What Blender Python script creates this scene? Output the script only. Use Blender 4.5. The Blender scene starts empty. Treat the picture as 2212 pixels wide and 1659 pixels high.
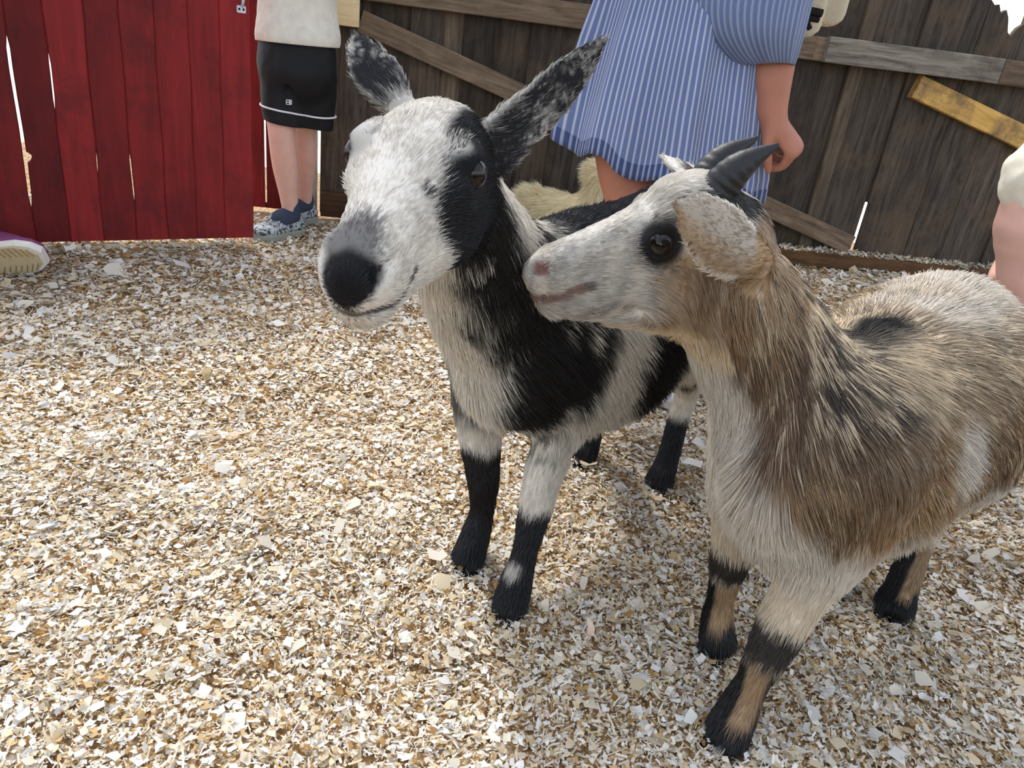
import bpy, bmesh, math, random
import numpy as np
from mathutils import Vector, Matrix
random.seed(7); rng = np.random.default_rng(7)
scene = bpy.context.scene
col = scene.collection
FUR = 1.0            # share of the fur strands that is built

# ------------------------------------------------------------------ camera
f_px = 1600.0; CX, CY = 1106.0, 829.5; CAM_H = .72
th, ro = math.radians(24.5), math.radians(7.6)
R0 = np.array([1, 0, 0.]); U0 = np.array([0, math.sin(th), math.cos(th)]); FW = np.array([0, math.cos(th), -math.sin(th)])
RT = math.cos(ro)*R0 + math.sin(ro)*U0; UP = -math.sin(ro)*R0 + math.cos(ro)*U0
CAM = np.array([0, 0, CAM_H])
cd = bpy.data.cameras.new('camera'); cam = bpy.data.objects.new('camera', cd); col.objects.link(cam)
cd.sensor_fit = 'HORIZONTAL'; cd.sensor_width = 36; cd.lens = 36*f_px/2212; cd.clip_start = .02
cam.matrix_world = Matrix(((RT[0], UP[0], -FW[0], 0), (RT[1], UP[1], -FW[1], 0), (RT[2], UP[2], -FW[2], CAM_H), (0, 0, 0, 1)))
scene.camera = cam
def at(x, y, Y):                      # point of the place seen at a pixel, Y metres in front of the camera
    d = FW + RT*(x-CX)/f_px + UP*(CY-y)/f_px
    return CAM + d*(Y/d[1])
def gnd(x, y, z=0.):
    d = FW + RT*(x-CX)/f_px + UP*(CY-y)/f_px
    return CAM + d*((z-CAM_H)/d[2])

# ------------------------------------------------------------------ sky, sun, exposure
w = bpy.data.worlds.new('sky'); scene.world = w; w.use_nodes = True
nt = w.node_tree; bg = nt.nodes['Background']
sky = nt.nodes.new('ShaderNodeTexSky'); sky.sky_type = 'NISHITA'; sky.sun_disc = False
sky.sun_elevation = math.radians(62); sky.sun_rotation = math.radians(-30); sky.air_density = 1.0; sky.dust_density = 2.0; sky.ozone_density = 1.0
hs_ = nt.nodes.new('ShaderNodeHueSaturation'); hs_.inputs['Saturation'].default_value = .45; nt.links.new(sky.outputs[0], hs_.inputs['Color']); nt.links.new(hs_.outputs[0], bg.inputs[0]); bg.inputs[1].default_value = .40
sd = bpy.data.lights.new('sun', 'SUN'); sun = bpy.data.objects.new('sun', sd); col.objects.link(sun)
sd.energy = 2.15; sd.angle = math.radians(5); sd.color = (1, .97, .92)
el = math.radians(52); sdir = Vector((.5*math.cos(el), -.866*math.cos(el), -math.sin(el)))
sun.rotation_euler = sdir.to_track_quat('-Z', 'Y').to_euler(); sun.location = (-2, 4, 5)
vs = scene.view_settings; vs.view_transform = 'Standard'; vs.look = 'None'; vs.gamma = 1; vs.use_curve_mapping = False
vs.exposure = .06
scene.cycles.max_bounces = 6; scene.cycles.diffuse_bounces = 3; scene.cycles.glossy_bounces = 2; scene.cycles.transmission_bounces = 3

# ------------------------------------------------------------------ small helpers
def lin(r, g, b):
    def c(v):
        v /= 255.
        return v/12.92 if v <= .04045 else ((v+.055)/1.055)**2.4
    return (c(r), c(g), c(b))
def V(*a): return np.array(a, float)
def nrm(v):
    v = np.asarray(v, float); return v/(np.linalg.norm(v)+1e-12)
def tag(o, label=None, cat=None, group=None, kind=None):
    for k, v in (('label', label), ('category', cat), ('group', group), ('kind', kind)):
        if v: o[k] = v
    return o
def empty(name, loc=(0, 0, 0), parent=None):
    o = bpy.data.objects.new(name, None); col.objects.link(o); o.location = Vector(loc); o.parent = parent; o.empty_display_size = .1
    return o
def mesh_obj(name, verts, faces, mat, parent=None, origin=(0, 0, 0), smooth=False, cols=None, uvs=None):
    me = bpy.data.meshes.new(name)
    v = np.asarray(verts, np.float32).reshape(-1, 3) - np.asarray(origin, np.float32)
    if isinstance(faces, np.ndarray):
        nf, k = faces.shape
        me.vertices.add(len(v)); me.vertices.foreach_set('co', v.ravel())
        me.loops.add(nf*k); me.loops.foreach_set('vertex_index', faces.ravel().astype(np.int32))
        me.polygons.add(nf); me.polygons.foreach_set('loop_start', np.arange(0, nf*k, k, dtype=np.int32))
        me.update(calc_edges=True)
    else:
        me.from_pydata(v.tolist(), [], [list(q) for q in faces])
    me.validate()
    if cols is not None:
        a = me.attributes.new('col', 'FLOAT_COLOR', 'POINT')
        c = np.ones((len(v), 4), np.float32); c[:, :3] = cols; a.data.foreach_set('color', c.ravel())
    if uvs is not None:
        ul = me.uv_layers.new(name='UVMap'); li = np.empty(len(me.loops), np.int32); me.loops.foreach_get('vertex_index', li)
        ul.data.foreach_set('uv', np.asarray(uvs, np.float32)[li].ravel())
    if smooth: me.polygons.foreach_set('use_smooth', np.ones(len(me.polygons), bool))
    me.materials.append(mat)
    o = bpy.data.objects.new(name, me); col.objects.link(o); o.location = Vector(origin)
    if parent is not None:
        o.parent = parent; o.location = Vector(origin) - parent_loc(parent)
    return o
def parent_loc(p):
    l = Vector((0, 0, 0))
    while p is not None: l += p.location; p = p.parent
    return l

# ------------------------------------------------------------------ value noise
_tab = rng.random(4096).astype(np.float32)
def vnoise(p):
    p = np.asarray(p, np.float64); i = np.floor(p).astype(np.int64); q = p-i; q = q*q*(3-2*q)
    def hsh(a, b, c): return _tab[(a*73856093 ^ b*19349663 ^ c*83492791) & 4095]
    r = 0
    for dx in (0, 1):
        for dy in (0, 1):
            for dz in (0, 1):
                wgt = (q[:, 0] if dx else 1-q[:, 0])*(q[:, 1] if dy else 1-q[:, 1])*(q[:, 2] if dz else 1-q[:, 2])
                r = r + wgt*hsh(i[:, 0]+dx, i[:, 1]+dy, i[:, 2]+dz)
    return r
def fbm(p, o=3):
    r = 0; a = .5; p = np.asarray(p, float)
    for k in range(o): r = r + a*vnoise(p*2**k+17*k); a *= .5
    return r/(1-.5**o)
def sstep(a, b, x):
    t = np.clip((x-a)/(b-a), 0, 1); return t*t*(3-2*t)

# ------------------------------------------------------------------ materials
def mat(name, build):
    m = bpy.data.materials.new(name); m.use_nodes = True; n = m.node_tree; b = n.nodes['Principled BSDF']; build(n, b, n.nodes, n.links); return m
def plain(name, c, rough=.7, spec=.3, bump=0, scale=60, sss=0):
    def bld(n, b, N, Lk):
        b.inputs['Base Color'].default_value = (*c, 1); b.inputs['Roughness'].default_value = rough; b.inputs['Specular IOR Level'].default_value = spec
        if sss: b.inputs['Subsurface Weight'].default_value = sss; b.inputs['Subsurface Radius'].default_value = (.012, .005, .003); b.inputs['Subsurface Scale'].default_value = 1
        tc = N.new('ShaderNodeTexCoord'); nz = N.new('ShaderNodeTexNoise'); nz.inputs['Scale'].default_value = scale; nz.inputs['Detail'].default_value = 4
        Lk.new(tc.outputs['Object'], nz.inputs['Vector'])
        mx = N.new('ShaderNodeMix'); mx.data_type = 'RGBA'; mx.inputs[6].default_value = (*[v*.82 for v in c], 1); mx.inputs[7].default_value = (*[min(1, v*1.15) for v in c], 1)
        Lk.new(nz.outputs[0], mx.inputs[0]); Lk.new(mx.outputs[2], b.inputs['Base Color'])
        if bump:
            bp = N.new('ShaderNodeBump'); bp.inputs['Strength'].default_value = bump; bp.inputs['Distance'].default_value = .003; Lk.new(nz.outputs[0], bp.inputs['Height']); Lk.new(bp.outputs[0], b.inputs['Normal'])
    return mat(name, bld)
def wood(name, ca, cb, cc, stretch=(9, 9, .8), stain=None, stain_amt=.5, rough=.85, bump=.5):
    """ca/cb grain colours, cc worn patches; tone differs from board to board"""
    def bld(n, b, N, Lk):
        tc = N.new('ShaderNodeTexCoord'); oi = N.new('ShaderNodeObjectInfo')
        off = N.new('ShaderNodeVectorMath'); off.operation = 'MULTIPLY_ADD'; off.inputs[1].default_value = (1, 1, 1)
        mulr = N.new('ShaderNodeVectorMath'); mulr.operation = 'SCALE'; mulr.inputs[0].default_value = (13, 7, 29); Lk.new(oi.outputs['Random'], mulr.inputs['Scale'])
        Lk.new(tc.outputs['Object'], off.inputs[0]); Lk.new(mulr.outputs[0], off.inputs[2])
        mp = N.new('ShaderNodeMapping'); mp.inputs['Scale'].default_value = stretch; Lk.new(off.outputs[0], mp.inputs['Vector'])
        nz = N.new('ShaderNodeTexNoise'); nz.inputs['Scale'].default_value = 6; nz.inputs['Detail'].default_value = 8; nz.inputs['Roughness'].default_value = .65; nz.inputs['Distortion'].default_value = .6
        Lk.new(mp.outputs[0], nz.inputs['Vector'])
        rp = N.new('ShaderNodeValToRGB'); rp.color_ramp.elements[0].position = .3; rp.color_ramp.elements[1].position = .72
        rp.color_ramp.elements[0].color = (*ca, 1); rp.color_ramp.elements[1].color = (*cb, 1); Lk.new(nz.outputs[0], rp.inputs[0])
        n2 = N.new('ShaderNodeTexNoise'); n2.inputs['Scale'].default_value = 5; n2.inputs['Detail'].default_value = 6; n2.inputs['Roughness'].default_value = .7; Lk.new(off.outputs[0], n2.inputs['Vector'])
        r2 = N.new('ShaderNodeValToRGB'); r2.color_ramp.elements[0].position = .48; r2.color_ramp.elements[1].position = .68; Lk.new(n2.outputs[0], r2.inputs[0])
        m1 = N.new('ShaderNodeMath'); m1.operation = 'MULTIPLY'; m1.inputs[1].default_value = stain_amt; Lk.new(r2.outputs[0], m1.inputs[0])
        mx = N.new('ShaderNodeMix'); mx.data_type = 'RGBA'; Lk.new(m1.outputs[0], mx.inputs[0]); Lk.new(rp.outputs[0], mx.inputs[6]); mx.inputs[7].default_value = (*cc, 1)
        tone = N.new('ShaderNodeMapRange'); tone.inputs['To Min'].default_value = .62; tone.inputs['To Max'].default_value = 1.4; Lk.new(oi.outputs['Random'], tone.inputs['Value'])
        hs = N.new('ShaderNodeHueSaturation'); Lk.new(tone.outputs[0], hs.inputs['Value']); Lk.new(mx.outputs[2], hs.inputs['Color'])
        Lk.new(hs.outputs[0], b.inputs['Base Color']); b.inputs['Roughness'].default_value = rough; b.inputs['Specular IOR Level'].default_value = .25
        bp = N.new('ShaderNodeBump'); bp.inputs['Strength'].default_value = bump; bp.inputs['Distance'].default_value = .004; Lk.new(nz.outputs[0], bp.inputs['Height']); Lk.new(bp.outputs[0], b.inputs['Normal'])
    return mat(name, bld)
M_dark = wood('weathered_dark_wood', lin(38, 33, 29), lin(92, 82, 72), lin(112, 92, 70), stain_amt=.45)
M_mid = wood('lighter_weathered_wood', lin(66, 57, 48), lin(132, 116, 96), lin(92, 76, 60), stain_amt=.5)
M_rail = wood('brown_rail_wood', lin(92, 76, 62), lin(160, 138, 114), lin(80, 64, 50), stretch=(.8, 9, 9), stain_amt=.5)
M_grey = wood('grey_weathered_wood', lin(96, 88, 80), lin(186, 176, 160), lin(70, 62, 54), stretch=(.8, 9, 9), stain_amt=.6)
M_yellow = wood('yellow_stained_wood', lin(182, 136, 70), lin(230, 190, 110), lin(120, 98, 72), stretch=(.8, 9, 9), stain_amt=1.0)
M_pine = wood('fresh_pine_wood', lin(216, 190, 140), lin(240, 222, 180), lin(206, 172, 118), stretch=(.8, 9, 9), stain_amt=.3)
M_sill = wood('brown_sill_wood', lin(58, 40, 26), lin(112, 82, 54), lin(50, 36, 26), stretch=(.8, 9, 9), stain_amt=.4)
M_red = wood('red_painted_wood', lin(104, 27, 27), lin(138, 36, 36), lin(74, 26, 26), stretch=(5, 5, .5), stain_amt=.7, rough=.7, bump=.25)
M_mauve = wood('faded_mauve_wood', lin(120, 92, 92), lin(150, 122, 120), lin(96, 76, 74), stain_amt=.5)
M_peel = wood('peeling_white_paint', lin(176, 168, 152), lin(206, 198, 182), lin(70, 60, 50), stain_amt=.9)
M_metal = mat('galvanised_metal', lambda n, b, N, L: (b.inputs['Base Color'].__setattr__('default_value', (*lin(206, 208, 214), 1)), b.inputs['Metallic'].__setattr__('default_value', .4), b.inputs['Roughness'].__setattr__('default_value', .45)))
M_hole = plain('dark_hole', lin(25, 24, 26), .9)

# ------------------------------------------------------------------ SDF modelling
def catmull(P, n):
    P = np.asarray(P, float)
    if len(P) == 2: 
        t = np.linspace(0, 1, n+1)[:, None]; return P[0]+(P[1]-P[0])*t
    Q = np.vstack([2*P[0]-P[1], P, 2*P[-1]-P[-2]]); out = []
    for i in range(len(P)-1):
        a, b, c, d = Q[i:i+4]
        for t in np.arange(n)/n:
            out.append(.5*((2*b)+(-a+c)*t+(2*a-5*b+4*c-d)*t*t+(-a+3*b-3*c+d)*t**3))
    out.append(P[-1]); return np.array(out)
class Tube:
    def __init__(s, pts, rad, up=(0, 0, 1), k=.02, n=4, cup=0., flow=1., grav=0., fur=.01, sub=False):
        rad = np.array([(r, r) if np.isscalar(r) else r for r in rad], float)
        s.P = catmull(pts, n); s.r = np.maximum(catmull(rad, n), 1e-4); s.k = k; s.cup = cup; s.sub = sub
        s.flow = flow; s.grav = grav; s.fur = fur
        T = np.diff(s.P, axis=0); s.len = np.linalg.norm(T, axis=1); s.T = T/s.len[:, None]
        up = np.asarray(up, float); Vv = up-(s.T@up)[:, None]*s.T; s.V = Vv/np.linalg.norm(Vv, axis=1)[:, None]; s.U = np.cross(s.V, s.T)
        m = s.r.max()+abs(cup)*s.r.max()**2; s.lo = s.P.min(0)-m; s.hi = s.P.max(0)+m
    def ev(s, X, want=False):
        best = np.full(len(X), 1e9, np.float32); bi = np.zeros(len(X), np.int32) if want else None
        for i in range(len(s.T)):
            wv = X-s.P[i]; l = wv@s.T[i]; t = np.clip(l/s.len[i], 0, 1)
            r0, r1 = s.r[i], s.r[i+1]; ra = r0[0]+(r1[0]-r0[0])*t; rb = r0[1]+(r1[1]-r0[1])*t
            u = wv@s.U[i]; v = wv@s.V[i]; e = l-t*s.len[i]
            if s.cup: v = v-s.cup*u*u
            m = np.sqrt(u*u+v*v+e*e)+1e-9; q = np.sqrt((u/ra)**2+(v/rb)**2+(e/np.minimum(ra, rb))**2)+1e-9
            d = m*(1-1/q)
            ch = d < best; best = np.where(ch, d, best)
            if want: bi = np.where(ch, i, bi)
        return (best, bi) if want else best
def ball(c, r, up=(0, 0, 1), ax=(1, 0, 0), k=.015, **kw):
    """ellipsoid: r = (along ax, side, up)"""
    c = np.asarray(c, float); ax = nrm(ax); r = (r, r, r) if np.isscalar(r) else r
    e = max(r[0]-min(r[1], r[2]), .0005)
    return Tube([c-ax*e, c+ax*e], [(r[1]*.999, r[2]*.999)]*2, up, k=k, n=2, **kw) if r[0] > min(r[1], r[2]) else Tube([c-ax*.0005, c+ax*.0005], [(r[1], r[2])]*2, up, k=k, n=1, **kw)
def sdf_mesh(prims, h, smooth=2):
    lo = np.min([p.lo for p in prims if not p.sub], 0)-4*h; hi = np.max([p.hi for p in prims if not p.sub], 0)+4*h
    n = np.ceil((hi-lo)/h).astype(int)+1
    G = np.full(n, .05, np.float32)
    ax = [(lo[i]+h*np.arange(n[i])).astype(np.float32) for i in range(3)]
    for p in prims:
        pad = p.k+2*h
        a = np.clip(np.floor((p.lo-pad-lo)/h).astype(int), 0, n-1); b = np.clip(np.ceil((p.hi+pad-lo)/h).astype(int)+1, 1, n)
        if np.any(b <= a): continue
        D = np.full(b-a, 1., np.float32)
        for i in range(len(p.T)):
            m = max(p.r[i].max(), p.r[i+1].max()); m = m+abs(p.cup)*m*m+pad
            e0, e1 = np.minimum(p.P[i], p.P[i+1])-m, np.maximum(p.P[i], p.P[i+1])+m
            sa = np.clip(np.floor((e0-lo)/h).astype(int), a, b-1); sb = np.clip(np.ceil((e1-lo)/h).astype(int)+1, a+1, b)
            x, y, z = ax[0][sa[0]:sb[0]]-np.float32(p.P[i][0]), ax[1][sa[1]:sb[1]]-np.float32(p.P[i][1]), ax[2][sa[2]:sb[2]]-np.float32(p.P[i][2])
            def dot(v): v = v.astype(np.float32); return ((x*v[0])[:, None]+(y*v[1])[None, :])[:, :, None]+(z*v[2])[None, None, :]
            l = dot(p.T[i]); u = dot(p.U[i]); v = dot(p.V[i]); sl_ = np.float32(p.len[i]); t = np.clip(l/sl_, 0, 1); e = l-t*sl_
            r0, r1 = p.r[i].astype(np.float32), p.r[i+1].astype(np.float32); ra = r0[0]+(r1[0]-r0[0])*t; rb = r0[1]+(r1[1]-r0[1])*t
            if p.cup: v = v-np.float32(p.cup)*u*u
            uu, vv, ee = u*u, v*v, e*e
            mm = np.sqrt(uu+vv+ee)+np.float32(1e-9); q = np.sqrt(uu/(ra*ra)+vv/(rb*rb)+ee/np.minimum(ra, rb)**2)+np.float32(1e-9)
            d = mm*(1-1/q); so = tuple(slice(sa[j]-a[j], sb[j]-a[j]) for j in range(3))
            D[so] = np.minimum(D[so], d)
        sl = tuple(slice(a[i], b[i]) for i in range(3)); g = G[sl]
        if p.sub:
            D = -D; hh = np.maximum(p.k-np.abs(D-g), 0)/p.k; G[sl] = np.maximum(g, D)+hh*hh*p.k*.25
        else:
            hh = np.maximum(p.k-np.abs(D-g), 0)/p.k; G[sl] = np.minimum(g, D)-hh*hh*p.k*.25
    S = G < 0
    c = np.zeros(n-1, np.int8)
    offs = [(i, j, k) for i in (0, 1) for j in (0, 1) for k in (0, 1)]
    for o in offs: c += S[o[0]:n[0]-1+o[0], o[1]:n[1]-1+o[1], o[2]:n[2]-1+o[2]]
    act = (c > 0) & (c < 8); cells = np.argwhere(act); idx = np.full(n-1, -1, np.int64); idx[act] = np.arange(len(cells))
    val = np.stack([G[cells[:, 0]+o[0], cells[:, 1]+o[1], cells[:, 2]+o[2]] for o in offs], 1); oo = np.array(offs, float)
    acc = np.zeros((len(cells), 3)); cnt = np.zeros(len(cells))
    for i in range(8):
        for j in range(i+1, 8):
            if np.abs(oo[i]-oo[j]).sum() != 1: continue
            va, vb = val[:, i], val[:, j]; m = (va < 0) != (vb < 0); t = np.where(m, va/(va-vb+1e-12), 0)
            acc += np.where(m[:, None], oo[i]+(oo[j]-oo[i])*t[:, None], 0); cnt += m
    verts = lo+h*(cells+acc/cnt[:, None]); quads = []
    for a in range(3):
        b1, b2 = (a+1) % 3, (a+2) % 3
        sl0 = [slice(None)]*3; sl1 = [slice(None)]*3; sl0[a] = slice(0, -1); sl1[a] = slice(1, None)
        s0, s1 = S[tuple(sl0)], S[tuple(sl1)]
        e = np.argwhere(s0 != s1); e = e[(e[:, b1] > 0) & (e[:, b2] > 0) & (e[:, b1] < n[b1]-1) & (e[:, b2] < n[b2]-1)]
        fl = s0[e[:, 0], e[:, 1], e[:, 2]]
        def cell(d1, d2):
            q = e.copy(); q[:, b1] += d1; q[:, b2] += d2; return idx[q[:, 0], q[:, 1], q[:, 2]]
        q = np.stack([cell(-1, -1), cell(0, -1), cell(0, 0), cell(-1, 0)], 1)
        q[~fl] = q[~fl][:, ::-1]; quads.append(q)
    F = np.vstack(quads); F = F[(F >= 0).all(1)]
    for _ in range(smooth):
        A = np.zeros_like(verts); N = np.zeros(len(verts))
        for i in range(4):
            a, b = F[:, i], F[:, (i+1) % 4]
            for d in range(3): A[:, d] += np.bincount(a, verts[b, d], len(verts))+np.bincount(b, verts[a, d], len(verts))
            N += np.bincount(a, minlength=len(verts))+np.bincount(b, minlength=len(verts))
        verts = verts*.5+.5*A/np.maximum(N, 1)[:, None]
    return verts, F
def vnormals(v, F):
    fn = np.cross(v[F[:, 2]]-v[F[:, 0]], v[F[:, 3]]-v[F[:, 1]]); n = np.zeros_like(v)
    for i in range(4):
        for d in range(3): n[:, d] += np.bincount(F[:, i], fn[:, d], len(v))
    return n/(np.linalg.norm(n, axis=1)[:, None]+1e-12), np.linalg.norm(fn, axis=1)*.5
def flow_field(prims, X):
    f = np.zeros((len(X), 3)); L = np.zeros(len(X)); W = np.zeros(len(X))+1e-9
    for p in prims:
        if p.sub or p.flow == 0: continue
        d, i = p.ev(X.astype(np.float32), True); wgt = np.exp(-np.clip(d+.004, -.02, .3)/.012)
        t = p.T[i]*p.flow; t = t+np.array([0, 0, -1.])*p.grav
        f += wgt[:, None]*t; L += wgt*p.fur; W += wgt
    return f/W[:, None], L/W
def hair(name, roots, dirs, lens, cols, rad, material, parent, npt=4, droop=0., origin=(0, 0, 0)):
    n = len(roots); hc = bpy.data.hair_curves.new(name); hc.add_curves([npt]*n)
    s = np.linspace(0, 1, npt)
    P = roots[:, None, :]+dirs[0][:, None, :]*(lens[:, None]*s)[:, :, None]+dirs[1][:, None, :]*(lens[:, None]*s**2)[:, :, None]
    P[:, :, 2] -= droop*lens[:, None]*s**2
    hc.position_data.foreach_set('vector', (P-np.asarray(origin)).astype(np.float32).ravel())
    r = hc.attributes.get('radius') or hc.attributes.new('radius', 'FLOAT', 'POINT')
    rr = (rad[:, None] if not np.isscalar(rad) else np.full((n, 1), rad))*(1-.85*s[None, :]**1.5)
    r.data.foreach_set('value', rr.astype(np.float32).ravel())
    a = hc.attributes.new('col', 'FLOAT_COLOR', 'CURVE'); c = np.ones((n, 4), np.float32); c[:, :3] = cols; a.data.foreach_set('color', c.ravel())
    hc.materials.append(material)
    o = bpy.data.objects.new(name, hc); col.objects.link(o); o.parent = parent
    return o
def sample_surface(v, F, n, weight=None):
    _, A = vnormals(v, F)
    if weight is not None: A = A*weight[F].mean(1)
    cs = np.cumsum(A); f = np.searchsorted(cs, rng.random(n)*cs[-1]); f = np.minimum(f, len(F)-1)
    a, b = rng.random(n), rng.random(n)
    wts = np.stack([(1-a)*(1-b), a*(1-b), a*b, (1-a)*b], 1)
    return F[f], wts
def interp(q, wts, arr):
    return (arr[q]*wts[:, :, None]).sum(1) if arr.ndim == 2 else (arr[q]*wts).sum(1)

def fur_material(name, attr='col', trans=.3):
    def bld(n, b, N, Lk):
        at_ = N.new('ShaderNodeAttribute'); at_.attribute_name = attr
        df = N.new('ShaderNodeBsdfDiffuse'); tr = N.new('ShaderNodeBsdfTranslucent'); mx = N.new('ShaderNodeMixShader'); mx.inputs[0].default_value = trans
        Lk.new(at_.outputs['Color'], df.inputs[0]); Lk.new(at_.outputs['Color'], tr.inputs[0])
        Lk.new(df.outputs[0], mx.inputs[1]); Lk.new(tr.outputs[0], mx.inputs[2])
        gl = N.new('ShaderNodeBsdfAnisotropic') if False else N.new('ShaderNodeBsdfGlossy'); gl.inputs['Roughness'].default_value = .42; gl.inputs[0].default_value = (1, 1, 1, 1)
        m2 = N.new('ShaderNodeMixShader'); m2.inputs[0].default_value = .035; Lk.new(mx.outputs[0], m2.inputs[1]); Lk.new(gl.outputs[0], m2.inputs[2])
        Lk.new(m2.outputs[0], n.nodes['Material Output'].inputs[0])
    return mat(name, bld)
M_fur = fur_material('goat_fur')
def hide_material():
    def bld(n, b, N, Lk):
        a = N.new('ShaderNodeAttribute'); a.attribute_name = 'col'; Lk.new(a.outputs['Color'], b.inputs['Base Color'])
        b.inputs['Roughness'].default_value = .8; b.inputs['Specular IOR Level'].default_value = .15
        tc = N.new('ShaderNodeTexCoord'); nz = N.new('ShaderNodeTexNoise'); nz.inputs['Scale'].default_value = 260; Lk.new(tc.outputs['Object'], nz.inputs['Vector'])
        bp = N.new('ShaderNodeBump'); bp.inputs['Strength'].default_value = .25; bp.inputs['Distance'].default_value = .002; Lk.new(nz.outputs[0], bp.inputs['Height']); Lk.new(bp.outputs[0], b.inputs['Normal'])
    return mat('goat_hide', bld)
M_hide = hide_material()

def sphere(n=16, m=24):
    v = []; F = []
    for i in range(n+1):
        a = math.pi*i/n
        for j in range(m): b = 2*math.pi*j/m; v.append((math.sin(a)*math.cos(b), math.sin(a)*math.sin(b), math.cos(a)))
    for i in range(n):
        for j in range(m): F.append((i*m+j, (i+1)*m+j, (i+1)*m+(j+1) % m, i*m+(j+1) % m))
    return np.array(v), F
def loft(rings, cap=True):
    R = np.array(rings); n, m, _ = R.shape; v = R.reshape(-1, 3); F = []
    for i in range(n-1):
        for j in range(m): F.append((i*m+j, i*m+(j+1) % m, (i+1)*m+(j+1) % m, (i+1)*m+j))
    if cap: F.append(tuple(range(m))[::-1]); F.append(tuple((n-1)*m+j for j in range(m)))
    return v, F
def tube_mesh(pts, rad, up=(0, 0, 1), m=14, n=6, cap=True):
    P = catmull(pts, n); r = catmull(np.array([(q, q) if np.isscalar(q) else q for q in rad], float), n); T = np.gradient(P, axis=0); T /= np.linalg.norm(T, axis=1)[:, None]
    up = np.asarray(up, float); rings = []
    for p, t, q in zip(P, T, r):
        vv = nrm(up-t*(t@up)); u = np.cross(vv, t)
        rings.append([p+u*math.cos(a)*q[0]+vv*math.sin(a)*q[1] for a in np.arange(m)*2*math.pi/m])
    return loft(rings, cap)

# ------------------------------------------------------------------ floor
def gz(x, y):
    p = np.stack([np.asarray(x, float)*1.0, np.asarray(y, float)*1.0, np.zeros(np.shape(x))], -1).reshape(-1, 3)
    return ((fbm(p*3.1+5, 2)-.5)*.035+(fbm(p*13+9, 2)-.5)*.016).reshape(np.shape(x))-.006
def build_floor():
    xs = np.linspace(-2.6, 3.0, 180); ys = np.linspace(-.6, 3.9, 150)
    X, Y = np.meshgrid(xs, ys, indexing='ij'); Z = gz(X, Y)-.004
    v = np.stack([X, Y, Z], -1).reshape(-1, 3); n, m = X.shape
    i = (np.arange(n-1)[:, None]*m+np.arange(m-1)[None, :]).ravel()
    F = np.stack([i, i+m, i+m+1, i+1], 1)
    def bld(nn, b, N, Lk):
        tc = N.new('ShaderNodeTexCoord'); nz = N.new('ShaderNodeTexNoise'); nz.inputs['Scale'].default_value = 90; nz.inputs['Detail'].default_value = 6; Lk.new(tc.outputs['Object'], nz.inputs['Vector'])
        rp = N.new('ShaderNodeValToRGB'); rp.color_ramp.elements[0].position = .35; rp.color_ramp.elements[1].position = .65
        rp.color_ramp.elements[0].color = (*lin(104, 72, 40), 1); rp.color_ramp.elements[1].color = (*lin(188, 158, 112), 1)  # bed colour; the dark brown also stands for shade between shavings
        Lk.new(nz.outputs[0], rp.inputs[0]); Lk.new(rp.outputs[0], b.inputs['Base Color']); b.inputs['Roughness'].default_value = .95
    o = mesh_obj('floor', v, F, mat('shavings_bed', bld), smooth=True); tag(o, kind='structure')
build_floor()
def build_outside():
    v = [(-40, 3.7, -.05), (40, 3.7, -.05), (40, 60, -.05), (-40, 60, -.05), (-40, 3.7, -.3), (40, 3.7, -.3), (40, 60, -.3), (-40, 60, -.3)]
    o = mesh_obj('ground', v, [(0, 1, 2, 3), (7, 6, 5, 4), (4, 5, 1, 0)], plain('pale_gravel', lin(215, 210, 200), .9, scale=8)); tag(o, kind='structure')
build_outside()
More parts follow.
